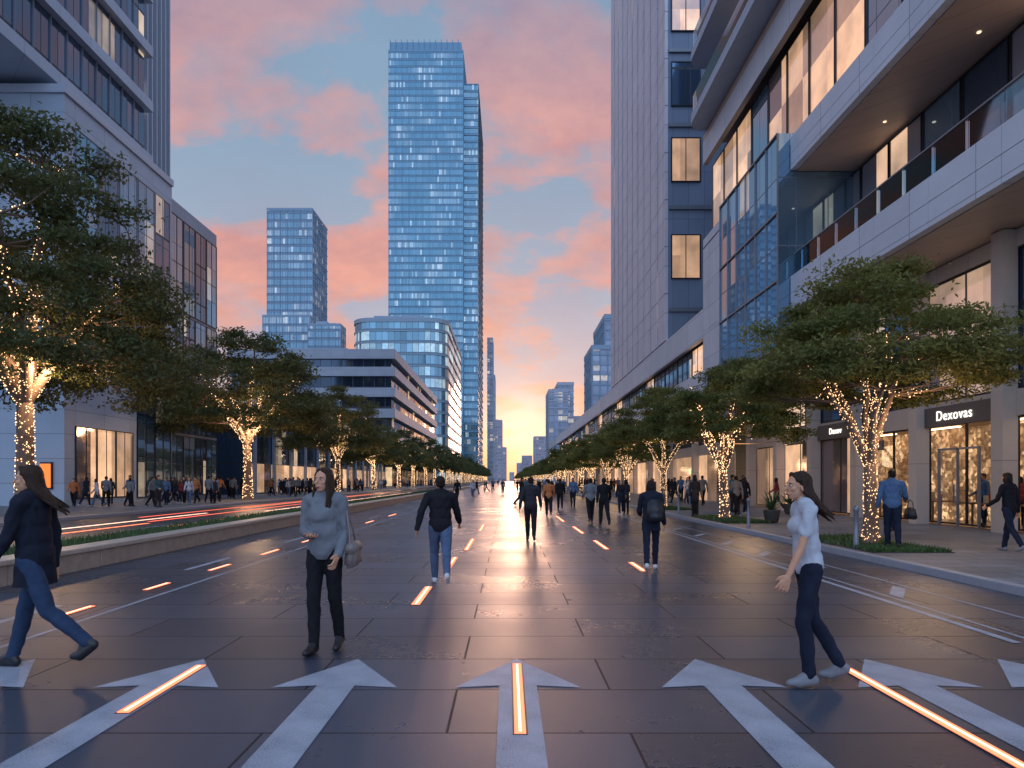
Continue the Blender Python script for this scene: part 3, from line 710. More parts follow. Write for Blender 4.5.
    return trunk,crown,lights
def place_tree(ms,loc,rot,sc,label,group,glow=0,gz=3):
    e=empty("tree",loc,label,"tree",group,rot)
    for n_,me in zip(("trunk","crown","fairy_lights"),ms):
        o=bpy.data.objects.new(n_,me); o.scale=(sc,)*3; link(o,e)
        if n_=="fairy_lights": o["kind"]="stuff"
    if glow:
        l=bpy.data.lights.new("fairy_light_glow",'POINT'); l.energy=glow; l.color=(1,.62,.34); l.shadow_soft_size=.6
        lo=bpy.data.objects.new("fairy_light_glow",l); lo.location=(0.5,-.8,gz); link(lo,e)
    return e
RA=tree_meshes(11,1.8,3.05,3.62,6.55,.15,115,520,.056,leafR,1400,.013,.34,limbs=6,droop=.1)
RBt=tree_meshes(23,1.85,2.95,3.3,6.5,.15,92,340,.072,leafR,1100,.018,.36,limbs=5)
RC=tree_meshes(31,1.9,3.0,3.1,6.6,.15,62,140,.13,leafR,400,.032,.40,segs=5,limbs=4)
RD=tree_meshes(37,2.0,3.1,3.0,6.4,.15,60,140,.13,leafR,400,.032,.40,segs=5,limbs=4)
gR="string-lit trees along the shop pavement"
lab="spreading olive-green tree with warm fairy lights wound round trunk"
place_tree(RA,(8.5,16,.13),.4,1.0,"wide umbrella-shaped tree with fairy lights beside the kerb",gR,110,2.8)
place_tree(RBt,(8.25,26,.13),1.2,.98,lab,gR,110,2.8)
place_tree(RA,(8.3,36.5,.13),2.6,1.0,lab,gR,110,2.8)
y=47; i=0
while y<620:
    place_tree((RBt if y<60 else (RC if i%2 else RD)),(8.3+random.uniform(-.15,.15),y,.13),random.uniform(0,6.2),random.uniform(.9,1.06),lab,gR,110 if y<80 else 0,2.8)
    y+=10.4 if y<300 else 16; i+=1
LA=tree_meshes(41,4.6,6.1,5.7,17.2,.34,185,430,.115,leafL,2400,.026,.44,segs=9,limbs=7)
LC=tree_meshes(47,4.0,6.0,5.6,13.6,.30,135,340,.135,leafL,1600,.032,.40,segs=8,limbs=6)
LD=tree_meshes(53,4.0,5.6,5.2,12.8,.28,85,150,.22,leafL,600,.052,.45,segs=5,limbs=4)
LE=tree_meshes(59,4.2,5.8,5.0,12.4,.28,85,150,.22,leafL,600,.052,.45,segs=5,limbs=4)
gL="tall string-lit trees along the far pavement"
labL="broad dark-green tree with golden fairy lights on its limbs"
place_tree(LA,(-20,28.3,.13),.9,1.0,"very tall dark tree with dense fairy lights on trunk",gL,750,6.2)
place_tree(LC,(-20,52.5,.13),.3,1.0,labL,gL,700,5.6)
place_tree(LC,(-20,80,.13),2.2,.95,labL,gL,650,5.6)
y=104; i=0
while y<580:
    place_tree(LD if i%2 else LE,(-20+random.uniform(-.4,.4),y,.13),random.uniform(0,6.2),random.uniform(.88,1.06),labL,gL,550 if y<150 else 0,5.4)
    y+=20 if y<200 else 16; i+=1
for (y0,y1) in ((14.2,18.4),(23.8,28.3),(34.3,38.6)):
    b=MB((8.4,y0,0)); b.box(7.6,9.3,y0,y1,.12,.145); o=b.build("planting_bed",[soilm]); tag(o,"dark soil bed round a tree in the pavement",None,"structure")
    grass("grass",7.65,9.25,y0+.05,y1-.05,.14,2600,.1,"low green ground cover round a tree base")
potm=plain("pot_dark",(.06,.055,.05),.5); spiky=plain("spiky_leaf",(.05,.10,.04),.45)
def potted(loc,label):
    e=empty("potted_plant",loc,label,"plant")
    V=[];F=[]
    prof=[(0,.02),(.2,.02),(.24,.1),(.29,.42),(.31,.46),(.27,.46),(.25,.40),(0,.40)]
    for (r,z) in prof:
        for k in range(16): V.append((r*math.cos(k*math.pi/8),r*math.sin(k*math.pi/8),z))
    for i in range(len(prof)-1):
        for k in range(16): F.append((i*16+k,i*16+(k+1)%16,(i+1)*16+(k+1)%16,(i+1)*16+k))
    o=bpy.data.objects.new("pot",mesh_np("pot",V,F,[potm],None,True)); link(o,e)
    V=[];F=[]
    for k in range(60):
        a=random.uniform(0,6.28); el=random.uniform(.5,1.45); L=random.uniform(.6,1.1); wd=.03; n=len(V)
        sx,sy=-math.sin(a),math.cos(a)
        for t in range(6):
            q=t/5; r=L*q*math.cos(el)*(1+.3*q); z=.42+L*q*math.sin(el)-.28*q*q*L*math.cos(el); ww=wd*(1-q)**.6+.002
            V+=[(r*math.cos(a)-sx*ww,r*math.sin(a)-sy*ww,z),(r*math.cos(a)+sx*ww,r*math.sin(a)+sy*ww,z)]
        for t in range(5): F.append((n+2*t,n+2*t+1,n+2*t+3,n+2*t+2))
    o=bpy.data.objects.new("leaves",mesh_np("leaves",V,F,[spiky])); link(o,e)
potted((9.35,24.2,.13),"spiky green plant in round dark pot on pavement")
potted((12.6,30.5,.13),"spiky green plant in round dark pot on pavement")
def bollard(x,y):
    V=[];F=[]; prof=[(.09,0),(.09,.03),(.055,.05),(.05,.82),(.065,.84),(.065,.9),(.04,.94),(0.001,.95)]
    for (r,z) in prof:
        for k in range(14): V.append((r*math.cos(k*math.pi/7),r*math.sin(k*math.pi/7),z))
    for i in range(len(prof)-1):
        for k in range(14): F.append((i*14+k,i*14+(k+1)%14,(i+1)*14+(k+1)%14,(i+1)*14+k))
    o=bpy.data.objects.new("bollard",mesh_np("bollard",V,F,[greyf],None,True)); o.location=(x,y,.13); link(o); tag(o,"slim grey metal bollard at the pavement edge","bollard",None,"bollards")
for y_ in (15.2,22,31): bollard(7.75,y_)
# ------------------------------------------------------------------ people
S2=bpy.data.scenes.new("work")
def V3(*a): return np.array(a,dtype=float)
def cone(p0,r0,p1,r1): return ('c',np.array(p0,float),r0,np.array(p1,float),r1)
def ell(c,r,R=None): return ('e',np.array(c,float),np.array(r,float),np.eye(3) if R is None else R)
def infl(prims,d):
    o=[]
    for p in prims:
        if p[0]=='c': o.append(('c',p[1],p[2]+d,p[3],p[4]+d))
        else: o.append(('e',p[1],p[2]+d,p[3]))
    return o
def prim_mesh(p,seg=14):
    V=[];F=[]
    if p[0]=='c':
        a,ra,b,rb=p[1:]; d=b-a; L=np.linalg.norm(d)
        if L<1e-6: d=V3(0,0,1)
        else: d=d/L
        o=np.cross(d,[1,0,0]) if abs(d[0])<.9 else np.cross(d,[0,1,0]); o/=np.linalg.norm(o); q=np.cross(d,o)
        rings=[(a-d*ra*math.cos(t),max(ra*math.sin(t),1e-4)) for t in (0.05,.5,1.05,1.57)]+[(b+d*rb*math.cos(t),max(rb*math.sin(t),1e-4)) for t in (1.57,1.05,.5,.05)]
    else:
        c,r,R=p[1:]; rings=None
        N=9
        for i in range(N):
            t=math.pi*(i+.15)/(N-.7)
            for k in range(seg):
                f=2*math.pi*k/seg; V.append(c+R@(r*V3(math.sin(t)*math.cos(f),math.sin(t)*math.sin(f),-math.cos(t))))
        n=N
    if rings:
        for (c,r) in rings:
            for k in range(seg):
                f=2*math.pi*k/seg; V.append(c+(o*math.cos(f)+q*math.sin(f))*r)
        n=len(rings)
    for i in range(n-1):
        for k in range(seg):
            k2=(k+1)%seg; F.append((i*seg+k,i*seg+k2,(i+1)*seg+k2,(i+1)*seg+k))
    F.append(tuple(range(seg-1,-1,-1))); F.append(tuple((n-1)*seg+k for k in range(seg)))
    return V,F
def fuse(name,prims,voxel,smooth=4,wr=0,cut=None):
    V=[];F=[]
    for p in prims:
        v,f=prim_mesh(p); n=len(V); V+=v; F+=[tuple(i+n for i in ff) for ff in f]
    me=bpy.data.meshes.new("tmp"); me.from_pydata([tuple(v) for v in V],[],F)
    o=bpy.data.objects.new("tmp",me); S2.collection.objects.link(o)
    r=o.modifiers.new("r",'REMESH'); r.mode='VOXEL'; r.voxel_size=voxel
    s=o.modifiers.new("s",'SMOOTH'); s.factor=.5; s.iterations=smooth
    vl=S2.view_layers[0]; vl.update(); dg=vl.depsgraph
    m2=bpy.data.meshes.new_from_object(o.evaluated_get(dg)); bpy.data.objects.remove(o); bpy.data.meshes.remove(me)
    m2.name=name
    if wr:
        n=len(m2.vertices); P=np.zeros(n*3,dtype=np.float32); m2.vertices.foreach_get("co",P); P=P.reshape(-1,3)
        N=np.zeros(n*3,dtype=np.float32); m2.vertex_normals.foreach_get("vector",N); N=N.reshape(-1,3)
        x,y,z=P.T
        q=np.sin(z*38+4*np.sin(x*17+1)+3*np.sin(y*21))*.45+np.sin(x*31+z*19+2.5*np.sin(y*25+z*13))*.35+np.sin(y*47-z*29+2*np.sin(x*33))*.3
        P=P+N*(q*wr)[:,None]; m2.vertices.foreach_set("co",P.reshape(-1).astype(np.float32))
    if cut is not None:
        bm=bmesh.new(); bm.from_mesh(m2)
        bmesh.ops.bisect_plane(bm,geom=bm.verts[:]+bm.edges[:]+bm.faces[:],plane_co=(0,0,cut),plane_no=(0,0,1),clear_inner=True)
        bm.to_mesh(m2); bm.free()
    m2.polygons.foreach_set("use_smooth",np.ones(len(m2.polygons),dtype=bool)); m2.update()
    return m2
def dist_prim(P,p):
    if p[0]=='c':
        a,ra,b,rb=p[1:]; d=b-a; L2=max(d@d,1e-9); t=np.clip(((P-a)@d)/L2,0,1)
        return np.linalg.norm(P-(a+t[:,None]*d),axis=1)-(ra+(rb-ra)*t)
    c,r,R=p[1:]; q=(P-c)@R; k=np.linalg.norm(q/r,axis=1); return (k-1)*r.min()
def skeleton(H=1.7,female=False,legs=((15,5,0),(-15,20,25)),arms=((-15,8,15,0),(15,8,20,0)),lean=2,yaw=0,pitch=0,slim=1.0):
    R=math.radians; s=H/1.7
    sw=.162 if female else .19; hw=.082 if female else .085; fat=(.90 if female else 1.03)*slim
    def up(p):
        x,y,z=p; z-=.92; a=R(lean); return V3(x,y*math.cos(a)+z*math.sin(a),z*math.cos(a)-y*math.sin(a)+.92)
    S={}; sole=[]
    for sx,(a,b,p) in zip((-1,1),legs):
        a_,b_,p_=R(a),R(b),R(p); hip=V3(sx*hw,0,.92); L1,L2=.43,.41
        knee=hip+V3(sx*.0,L1*math.sin(a_),-L1*math.cos(a_)); an=knee+V3(-sx*.01,L2*math.sin(a_-b_),-L2*math.cos(a_-b_))
        def fr(v): y,z=v; return V3(0,y*math.cos(p_)+z*math.sin(p_),z*math.cos(p_)-y*math.sin(p_))
        heel=an+fr((-.035,-.045)); ball=an+fr((.10,-.055))+V3(sx*.012,0,0); toe=an+fr((.155,-.06))+V3(sx*.015,0,0)
        if p>15: toe=ball+V3(0,.055*math.cos(p_*.3),-.055*math.sin(p_*.3))
        S['leg',sx]=(hip,knee,an,heel,ball,toe); sole+= [heel[2]-.035-.012,ball[2]-.032-.012,toe[2]-.028]
    dz=-min(sole)
    T=[ell(up((0,-.005,.95)),(.148*fat+(.008 if female else 0),.105*fat,.12)),ell(up((0,0,1.08)),(.125*fat-(.006 if female else 0),.088*fat,.15)),
       ell(up((0,.0,1.25)),(.148*fat,.103*fat,.165)),ell(up((0,-.01,1.36)),(.15*fat,.085*fat,.09)),
       cone(up((-sw+.03,-.005,1.40)),.05,up((sw-.03,-.005,1.40)),.05),cone(up((-.07,-.01,1.43)),.045,up((0,-.01,1.46)),.05),cone(up((.07,-.01,1.43)),.045,up((0,-.01,1.46)),.05)]
    if female: T+= [ell(up((0,.055,1.27)),(.112,.058,.07))]
    neck=[cone(up((0,-.01,1.42)),.05,up((0,.012,1.53)),.044)]
    hc=up((0,.02,1.585))
    cy,sy=math.cos(R(yaw)),math.sin(R(yaw)); cp,sp_=math.cos(R(pitch)),math.sin(R(pitch))
    Rh=np.array([[cy,-sy,0],[sy,cy,0],[0,0,1]])@np.array([[1,0,0],[0,cp,sp_],[0,-sp_,cp]])
    hp=lambda x,y,z:hc+Rh@V3(x,y,z)
    head=[ell(hp(0,-.008,.028),(.074,.092,.088),Rh),ell(hp(0,.022,-.035),(.056,.066,.072),Rh),ell(hp(0,.05,-.085),(.028,.026,.022),Rh),
          cone(hp(0,.086,.012),.009,hp(0,.108,-.022),.013),ell(hp(0,.088,-.058),(.024,.011,.008),Rh),ell(hp(0,.084,-.068),(.02,.01,.007),Rh),
          ell(hp(0,.078,.03),(.05,.012,.009),Rh),ell(hp(-.075,.0,-.012),(.009,.018,.03),Rh),ell(hp(.075,.0,-.012),(.009,.018,.03),Rh),
          ell(hp(-.036,.06,-.02),(.024,.022,.02),Rh),ell(hp(.036,.06,-.02),(.024,.022,.02),Rh)]
    legsP=[];feet=[];shoes=[]
    for sx in (-1,1):
        hip,knee,an,heel,ball,toe=S['leg',sx]; t=knee-hip; c=an-knee
        legsP+= [cone(hip,.086*fat,hip+t*.45,.072*fat),cone(hip+t*.45,.072*fat,knee,.054*fat),cone(knee,.053*fat,knee+c*.3+V3(0,-.012,0),.053*fat),cone(knee+c*.3+V3(0,-.012,0),.053*fat,an,.036)]
        feet+= [cone(an,.034,heel,.03),cone(heel,.03,ball,.030),cone(an,.032,ball,.026),cone(ball,.028,toe,.02)]
        shoes.append([cone(an+V3(0,0,.0),.043,heel,.038),cone(heel,.038,ball,.040),cone(an,.04,ball,.036),cone(ball,.040,toe,.030),cone(heel+V3(0,0,-.010),.036,ball+V3(0,0,-.010),.038)])
    armsP=[];hands=[]
    for sx,(sw_,ab,e,inw) in zip((-1,1),arms):
        sh=up((sx*sw,-.005,1.395)); s_,a_,e_=R(sw_),R(ab),R(e)
        d1=V3(sx*math.sin(a_),math.sin(s_)*math.cos(a_),-math.cos(s_)*math.cos(a_)); el=sh+d1*.285
        iw=R(inw); d2=V3(sx*math.sin(a_*.6)*math.cos(iw)-sx*math.sin(iw),math.sin(s_+e_)*math.cos(iw),-math.cos(s_+e_)*math.cos(iw)); d2/=np.linalg.norm(d2); wr=el+d2*.25
        armsP.append([cone(sh,.050*fat,sh+d1*.14,.042*fat),cone(sh+d1*.14,.042*fat,el,.036*fat),cone(el,.036*fat,el+d2*.09,.036*fat),cone(el+d2*.09,.036*fat,wr,.024)])
        f=V3(0,1,0)-d2*d2[1]
        if np.linalg.norm(f)<.3: f=V3(0,0,1)-d2*d2[2]
        f/=np.linalg.norm(f); n=np.cross(d2,f)
        if n[0]*sx>0: n=-n
        Rm=np.stack([f,n,d2],1)
        h=[ell(wr+d2*.05,(.040,.015,.052),Rm),cone(wr,.023,wr+d2*.04,.022)]
        for off,L in ((.033,.066),(.012,.076),(-.010,.071),(-.031,.056)):
            r0=wr+d2*.088+f*off*1.05; k1=r0+d2*L*.5+n*.006+f*off*.22; k2=k1+(d2*.75+n*.66)*L*.34; k3=k2+(d2*.35+n*.93)*L*.28
            h+= [cone(r0-d2*.02,.010,k1,.009),cone(k1,.009,k2,.0085),cone(k2,.0085,k3,.0075)]
        t0=wr+d2*.025+f*.03; t1=t0+(d2*.62+f*.62+n*.3)*.04; t2=t1+(d2*.9+f*.2+n*.35)*.034
        h+= [cone(t0,.014,t1,.0115),cone(t1,.0115,t2,.009)]
        hands.append(h)
    return dict(T=T,neck=neck,head=head,legs=legsP,feet=feet,shoes=shoes,arms=armsP,hands=hands,hc=hc,hp=hp,Rh=Rh,up=up,dz=dz,s=s,fat=fat,S=S)
def mv(prims,dz,s):
    o=[]
    for p in prims:
        if p[0]=='c': o.append(('c',(p[1]+V3(0,0,dz))*s,p[2]*s,(p[3]+V3(0,0,dz))*s,p[4]*s))
        else: o.append(('e',(p[1]+V3(0,0,dz))*s,p[2]*s,p[3]))
    return o
def hair_prims(k,style,seed=1):
    hp,Rh=k['hp'],k['Rh']; rd=random.Random(seed)
    if style=='short': return [ell(hp(0,-.018,.046),(.080,.092,.086),Rh),ell(hp(0,-.045,.0),(.074,.058,.06),Rh),ell(hp(.01,.045,.098),(.05,.038,.024),Rh)]
    h=[ell(hp(0,-.022,.040),(.081,.088,.088),Rh),ell(hp(0,-.05,-.01),(.078,.058,.095),Rh)]
    h+=[cone(hp(sx*.018,.050,.098),.018,hp(sx*.066,.030,.050),.015) for sx in (-1,1)]
    if style=='bob':
        return h+[ell(hp(sx*.068,-.02,-.04),(.026,.055,.085),Rh) for sx in (-1,1)]+[ell(hp(0,-.06,-.06),(.07,.035,.07),Rh)]
    N=19; span=122 if style=='long' else 98
    for i in range(N):
        a=math.radians(-span+i*2*span/(N-1)); x=.076*math.sin(a); y=-.074*math.cos(a)-.008
        p=hp(x*.95,y,.05); L=rd.uniform(.85,1.18)
        if style=='flow':
            q=hp(x*1.02,y*1.05-.025,-.06*L)
            r=hp(x*.95+rd.uniform(-.01,.01),y*.8-.10,-.15*L); s_=hp(x*.9+rd.uniform(-.03,.03),y*.7-.20-rd.uniform(0,.07),-.25*L)
        else:
            q=hp(x*1.15,y*1.05,-.07*L)
            r=hp(x*1.28,y*1.0+.012*(y>0),-.18*L); s_=hp(x*1.18+rd.uniform(-.015,.015),y*.9+.02*(y>-.02),-.31*L)
        h+= [cone(p,.017,q,.017),cone(q,.017,r,.015),cone(r,.015,s_,.005)]
    return h
def cloth(name,c,rough=.85,weave=160,jean=False):
    m,nt=new_mat(name); tc=nd(nt,'ShaderNodeTexCoord').outputs['Object']
    n1=nd(nt,'ShaderNodeTexNoise',{'Vector':tc,'Scale':6.,'Detail':5,'Roughness':.6}).outputs[0]
    n2=nd(nt,'ShaderNodeTexNoise',{'Vector':tc,'Scale':float(weave),'Detail':2}).outputs[0]
    a=.55 if jean else .75
    cc=mixc(nt,n1,tuple(x*a for x in c),tuple(min(1,x*(2-a)) for x in c))
    p=nd(nt,'ShaderNodeBsdfPrincipled',{'Base Color':cc,'Roughness':rough,'Specular IOR Level':.2})
    b=nd(nt,'ShaderNodeBump',{'Height':M(nt,'ADD',n1,M(nt,'MULTIPLY',n2,.15)),'Strength':.6,'Distance':.03}); nt.links.new(b.outputs[0],p.inputs['Normal'])
    out(nt,p.outputs[0]); return m
def skinmat(name,c):
    m,nt=new_mat(name); tc=nd(nt,'ShaderNodeTexCoord').outputs['Object']
    n1=nd(nt,'ShaderNodeTexNoise',{'Vector':tc,'Scale':25.,'Detail':4}).outputs[0]
    cc=mixc(nt,n1,tuple(x*.85 for x in c),tuple(x*1.12 for x in c))
    p=nd(nt,'ShaderNodeBsdfPrincipled',{'Base Color':cc,'Roughness':.55,'Specular IOR Level':.3}); out(nt,p.outputs[0]); return m
skinA=skinmat("skin_light",(.60,.31,.19)); skinB=skinmat("skin_tan",(.40,.20,.11))
def hairmat(name,c):
    m,nt=new_mat(name); tc=nd(nt,'ShaderNodeTexCoord').outputs['Object']
    mp=nd(nt,'ShaderNodeMapping',{'Vector':tc,'Scale':(120,120,8)}).outputs[0]
    n=nd(nt,'ShaderNodeTexNoise',{'Vector':mp,'Scale':1.,'Detail':3}).outputs[0]
    cc=mixc(nt,n,tuple(x*.4 for x in c),tuple(x*1.8 for x in c))
    p=nd(nt,'ShaderNodeBsdfPrincipled',{'Base Color':cc,'Roughness':.5,'Specular IOR Level':.2})
    b=nd(nt,'ShaderNodeBump',{'Height':n,'Strength':1.,'Distance':.015}); nt.links.new(b.outputs[0],p.inputs['Normal'])
    out(nt,p.outputs[0]); return m
hairD=hairmat("hair_dark",(.014,.010,.008)); hairB=hairmat("hair_brown",(.035,.019,.012))
eyew=plain("eye_white",(.6,.56,.54),.3); eyed=plain("eye_iris",(.03,.02,.015),.15); lipm=plain("lip",(.40,.13,.11),.4)
cl={n:cloth("cloth_"+n,c,jean=n.startswith('jean')) for n,c in dict(grey=(.17,.18,.20),black=(.012,.012,.015),navy=(.013,.016,.028),jean_dark=(.013,.018,.036),jean_mid=(.08,.12,.20),jean_blue=(.028,.05,.10),
  white=(.48,.50,.55),blue=(.08,.14,.25),charcoal=(.028,.028,.034),jacket=(.014,.014,.018),orange=(.45,.16,.06),red=(.28,.05,.05),beige=(.36,.29,.22),teal=(.05,.11,.13)).items()}
shoeW=plain("shoe_white",(.6,.6,.6),.5); shoeK=plain("shoe_black",(.02,.02,.024),.4); shoeG=plain("shoe_grey",(.2,.2,.22),.6)
def hi_person(loc,heading,label,top,bottom,shoe,skin,hair,hstyle,topname="jacket",hem=.90,loose=.022,sleeve=1.0,vx=.0065,**kw):
    k=skeleton(**kw); dz,s=k['dz'],k['s']; f=lambda P:mv(P,dz,s)
    e=empty("person",loc,label,"person",None,math.radians(heading))
    def addm(name,prims,voxel,mat,sm=4,wr=0,cut=None):
        me=fuse(name,f(prims),voxel,sm,wr,cut); me.materials.clear(); me.materials.append(mat); o=bpy.data.objects.new(name,me); link(o,e); return o
    arms=[p for a in k['arms'] for p in a]; hands=[p for h in k['hands'] for p in h]
    addm("body",k['T']+k['neck']+k['head']+k['legs']+k['feet']+arms+hands,vx,skin,2)
    addm("trousers",infl(k['T'][:2],.005)+infl(k['legs'],.014),.009,bottom,4,.005)
    up=k['up']; fat=k['fat']
    T=infl(k['T'],loose)
    sk=[ell(up((0,0,1.10)),(.146*fat+loose,.106*fat+loose,.22)),ell(up((0,-.004,.97)),(.152*fat+loose,.114*fat+loose,.16))]
    if hem<.84:
        L=1.0-hem
        for xx in (-.05,0,.05): sk.append(cone(up((xx,-.005,1.0)),.108,V3(xx*1.2,.0,hem-.08),.118+.05*(L-.2)))
    sl=[]
    for a in k['arms']:
        q=infl(a,loose*.65)
        if sleeve>=1: sl+=q
        else:
            sh=a[0]; el=a[1]; sl+= [cone(sh[1],sh[2]+.016,sh[1]+(el[3]-sh[1])*.6,el[4]+.022)]
    if topname in("jacket","coat"): sk+= [cone(up((-.05,-.02,1.45)),.035,up((0,-.05,1.49)),.032),cone(up((.05,-.02,1.45)),.035,up((0,-.05,1.49)),.032)]
    cutz=(hem+dz)*s
    addm(topname,T+sk+sl,.009,top,4,.0065,cutz if hem<.95 else None)
    for q in k['shoes']: addm("shoe",q,.007,shoe,3)
    addm("hair",hair_prims(k,hstyle),.0065,hair,2,.004)
    hp=k['hp']
    for sx in (-1,1):
        V,F=prim_mesh(mv([ell(hp(sx*.03,.0765,.008),(.0125,.010,.0075),k['Rh'])],dz,s)[0],12)
        V2,F2=prim_mesh(mv([ell(hp(sx*.03,.0845,.008),(.0062,.004,.0062),k['Rh'])],dz,s)[0],12); n=len(V)
        me=mesh_np("eye",V+V2,F+[tuple(i+n for i in ff) for ff in F2],[eyew,eyed],[0]*len(F)+[1]*len(F2),True); link(bpy.data.objects.new("eye",me),e)
        V,F=prim_mesh(mv([ell(hp(sx*.031,.083,.026),(.016,.006,.0032),k['Rh'])],dz,s)[0],12); link(bpy.data.objects.new("eyebrow",mesh_np("eyebrow",V,F,[hair],None,True)),e)
    V,F=prim_mesh(mv([ell(hp(0,.0925,-.062),(.023,.011,.0095),k['Rh'])],dz,s)[0],14); link(bpy.data.objects.new("lips",mesh_np("lips",V,F,[lipm],None,True)),e)
    return e,k
def lo_mesh(name,top,bottom,shoe,skin,hair,hstyle,coat=0,vx=.014,**kw):
    k=skeleton(**kw); f=lambda P:mv(P,k['dz'],k['s'])
    groups=[(0,f(k['neck']+k['head']+[p for h in k['hands'] for p in h])),(1,f(infl(k['T'],.018)+infl([p for a in k['arms'] for p in a],.015)+[ell(k['up']((0,0,.98)),(.17,.13,.17))]+([cone(k['up']((0,0,.95)),.15,k['up']((0,-.01,.95-coat)),.17)] if coat else []))),
            (2,f(infl(k['legs'],.016))),(3,f([p for q in k['shoes'] for p in q])),(4,f(hair_prims(k,hstyle)))]
    me=fuse(name,[p for _,g in groups for p in g],vx,2,.004)
    n=len(me.polygons); C=np.zeros(n*3); me.polygons.foreach_get("center",C); C=C.reshape(-1,3)
    best=np.full(n,9.); idx=np.zeros(n,dtype=np.int32)
    for gi,g in groups:
        for p in g:
            d=dist_prim(C,p); m_=d<best; best[m_]=d[m_]; idx[m_]=gi
    me.materials.clear()
    for m_ in (skin,top,bottom,shoe,hair): me.materials.append(m_)
    me.polygons.foreach_set("material_index",idx); me.update(); return me
hi_person((-4.12,5.95,0),88,"woman striding in dark coat and jeans with long dark hair",cl['navy'],cl['jean_blue'],shoeK,skinA,hairB,'flow',"coat",hem=.72,loose=.026,
   H=1.80,female=True,legs=((-22,30,35),(20,6,-6)),arms=((14,5,20,0),(-10,6,14,0)),lean=3,yaw=18)
hi_person((-1.76,6.55,0),172,"woman in grey sweater and black trousers walking with a bag",cl['grey'],cl['black'],shoeK,skinA,hairB,'long',"sweater",hem=.86,loose=.026,
   H=1.75,female=True,legs=((-6,14,12),(8,6,-2)),arms=((-4,7,40,8),(2,7,82,38)),lean=0,yaw=-14,pitch=-3)
hi_person((-1.06,10.7,0),8,"man in black jacket, blue jeans and white shoes walking",cl['jacket'],cl['jean_mid'],shoeW,skinB,hairD,'short',"jacket",hem=.86,loose=.026,
   H=1.74,legs=((24,10,-6),(-24,26,34)),arms=((-22,22,24,0),(22,16,28,0)),lean=4,vx=.009)
hi_person((2.62,12.5,0),-12,"person in dark blue coat and jeans walking with backpack",cl['navy'],cl['jean_dark'],shoeW,skinA,hairD,'bob',"coat",hem=.76,loose=.028,
   H=1.66,female=True,legs=((-14,20,24),(18,8,-4)),arms=((12,12,60,10),(-8,10,30,0)),lean=4,vx=.010)
hi_person((2.42,5.5,0),84,"woman in pale grey t-shirt and dark jeans walking, hair flying",cl['white'],cl['jean_dark'],shoeG,skinA,hairB,'flow',"t_shirt",hem=.88,loose=.014,sleeve=.5,
   H=1.70,female=True,slim=.93,legs=((9,16,4),(-8,22,18)),arms=((14,3,10,0),(-14,8,14,0)),lean=5,yaw=10)
hi_person((8.5,15.1,.13),-20,"man in blue shirt and dark jeans carrying a bag",cl['blue'],cl['jean_dark'],shoeK,skinB,hairD,'short',"shirt",hem=.87,
   H=1.74,legs=((10,10,0),(-10,14,14)),arms=((-8,12,30,0),(12,16,60,0)),lean=2,vx=.011)
hi_person((.62,18.6,0),0,"man in dark jacket and trousers walking away",cl['charcoal'],cl['black'],shoeK,skinB,hairD,'short',"jacket",hem=.84,
   H=1.72,legs=((14,6,0),(-12,20,22)),arms=((-12,14,18,0),(12,12,20,0)),lean=2,vx=.011)
hi_person((10.65,14.5,.13),15,"person in black top and dark jeans walking past shop",cl['black'],cl['jean_dark'],shoeG,skinA,hairD,'bob',"jacket",hem=.84,
   H=1.68,female=True,legs=((-14,20,20),(16,8,-4)),arms=((16,10,40,0),(-10,10,16,0)),lean=3,vx=.010)
def rbox(name,sx,sy,sz,mat,parent,loc=(0,0,0),bev=.03,rot=(0,0,0)):
    bm=bmesh.new(); bmesh.ops.create_cube(bm,size=1)
    for v in bm.verts: v.co=Vector((v.co.x*sx*(1.12 if v.co.z<0 else .9),v.co.y*sy*(1.2 if v.co.z<0 else .7),v.co.z*sz))
    bmesh.ops.bevel(bm,geom=bm.edges[:],offset=bev,segments=3,affect='EDGES'); me=bpy.data.meshes.new(name); bm.to_mesh(me); bm.free()
    me.materials.append(mat); me.polygons.foreach_set("use_smooth",np.ones(len(me.polygons),dtype=bool))
    o=bpy.data.objects.new(name,me); o.location=loc; o.rotation_euler=rot; link(o,parent); return o
def tubeobj(name,pts,r,mat,parent,seg=8):
    V,F=tube([Vector(p) for p in pts],[r]*len(pts),seg); o=bpy.data.objects.new(name,mesh_np(name,V,F,[mat],None,True)); link(o,parent); return o
leatherT=plain("leather_taupe",(.20,.17,.155),.5,bump=.3,scale=40); leatherK=plain("leather_black",(.02,.02,.025),.5)
bg_=empty("handbag",(-1.49,6.56,.84),"taupe leather shoulder bag hanging at a woman's hip","bag")
rbox("bag_body",.10,.30,.24,leatherT,bg_,(0,0,.1)); rbox("flap",.115,.31,.1,leatherT,bg_,(.003,0,.175),.02)
tubeobj("strap",[(0,-.12,.18),(-.01,-.1,.32),(-.05,-.05,.52),(-.075,0,.62),(-.07,.06,.52),(-.02,.1,.32),(0,.12,.18)],.009,leatherT,bg_)
bp=empty("backpack",(2.65,12.30,1.02),"dark backpack worn on a person's back","bag")
rbox("bag_body",.29,.15,.40,leatherK,bp,(0,0,.08),.04); rbox("pocket",.22,.08,.18,leatherK,bp,(0,-.09,-.02),.025)
b7=empty("shoulder_bag",(8.84,15.0,.92),"dark bag carried at a man's side","bag")
rbox("bag_body",.13,.32,.26,leatherK,b7,(0,0,.0)); tubeobj("strap",[(0,-.12,.1),(0,-.08,.24),(0,0,.3),(0,.08,.24),(0,.12,.1)],.01,leatherK,b7)
W1=dict(legs=((20,8,-4),(-20,24,28)),arms=((-18,10,16,0),(18,10,20,0)),lean=3)
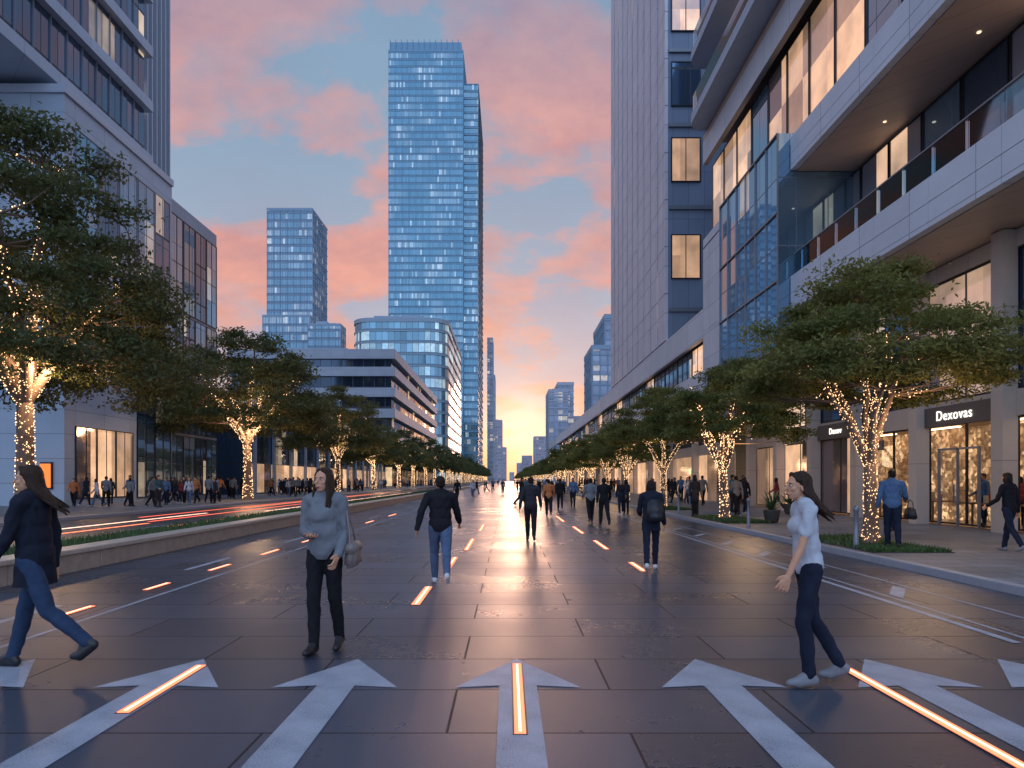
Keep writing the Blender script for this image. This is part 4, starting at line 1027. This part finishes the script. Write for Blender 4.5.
W2=dict(legs=((-16,20,22),(16,6,0)),arms=((14,10,40,0),(-14,10,14,0)),lean=3)
St=dict(legs=((2,2,0),(-3,4,2)),arms=((0,8,10,0),(4,8,60,10)),lean=0)
tmpl=[]
specs=[("black jacket and dark trousers",'black','black',shoeK,skinB,hairD,'short',False,W1,0),("dark blue coat and jeans",'navy','jean_dark',shoeW,skinA,hairB,'long',True,W2,.15),
 ("orange top and black trousers",'orange','black',shoeK,skinA,hairD,'short',False,W1,0),("blue shirt and dark jeans",'blue','jean_dark',shoeK,skinB,hairD,'short',False,St,0),
 ("white top and jeans",'white','jean_mid',shoeG,skinA,hairB,'long',True,W1,0),("charcoal coat and black trousers",'charcoal','black',shoeK,skinA,hairD,'bob',True,St,.2),
 ("red top and dark jeans",'red','jean_dark',shoeW,skinB,hairD,'long',True,W2,0),("grey jacket and black trousers",'grey','black',shoeK,skinB,hairD,'short',False,W2,0),
 ("teal jacket and dark trousers",'teal','charcoal',shoeK,skinA,hairB,'short',False,St,0)]
for (d,t,bt_,sh,sk,hr,hs,fm,pose,ct) in specs:
    tmpl.append((d,lo_mesh("person",cl[t],cl[bt_],sh,sk,hr,hs,coat=ct,H=1.64 if fm else 1.72,female=fm,**pose)))
bpy.data.scenes.remove(S2)
def lo_person(i,x,y,z,h,sc=1):
    d,me=tmpl[i%len(tmpl)]; o=bpy.data.objects.new("person",me); o.location=(x,y,z); o.rotation_euler=(0,0,math.radians(h)); o.scale=(sc,)*3
    link(o); tag(o,"person in "+d+(" walking" if i%9 not in (3,5,8) else " standing"),"person",None,"pedestrians along the street")
for (i,x,y,z,h) in ((0,3.45,24.5,0,5),(7,3.2,26.5,0,0),(2,1.85,31,0,0),(1,5.3,32,0,170),(5,5.7,33,0,20),(0,2.9,38,0,0),(3,3.9,41,0,180),(5,7.75,28.3,.13,0),(7,7.95,29.0,.13,10),
   (0,-4.1,55,0,0),(4,-3.2,62,0,180),(3,11.5,20.5,.13,-60),(0,13.2,31,.13,90),(6,13.0,33,.13,60),(1,10.4,30,.13,10),(7,9.7,29,.13,10),
   (3,15.6,22.4,.15,90),(6,15.9,21.2,.15,-40),(2,15.4,30,.15,90)):
    lo_person(i,x,y,z,h,random.uniform(.97,1.03))
def crowd(n,x0,x1,y0,y1,z,p=1.0):
    for _ in range(n):
        y=y0+(y1-y0)*random.random()**p
        lo_person(random.choice((0,0,0,1,1,2,3,4,5,5,6,7,7,8)),random.uniform(x0,x1),y,z,random.choice((0,180,0,180,90,-90))+random.uniform(-25,25),random.uniform(.94,1.05))
crowd(80,-25.2,-18.9,36,95,.13); crowd(30,-25,-19,95,200,.13); crowd(30,9.4,13.0,32,120,.13,1.3); crowd(26,.8,6.5,42,190,0,1.2); crowd(6,-4.5,0,60,190,0,1.2)
scene.view_settings.view_transform='Standard'; scene.view_settings.look='None'; scene.view_settings.exposure=0
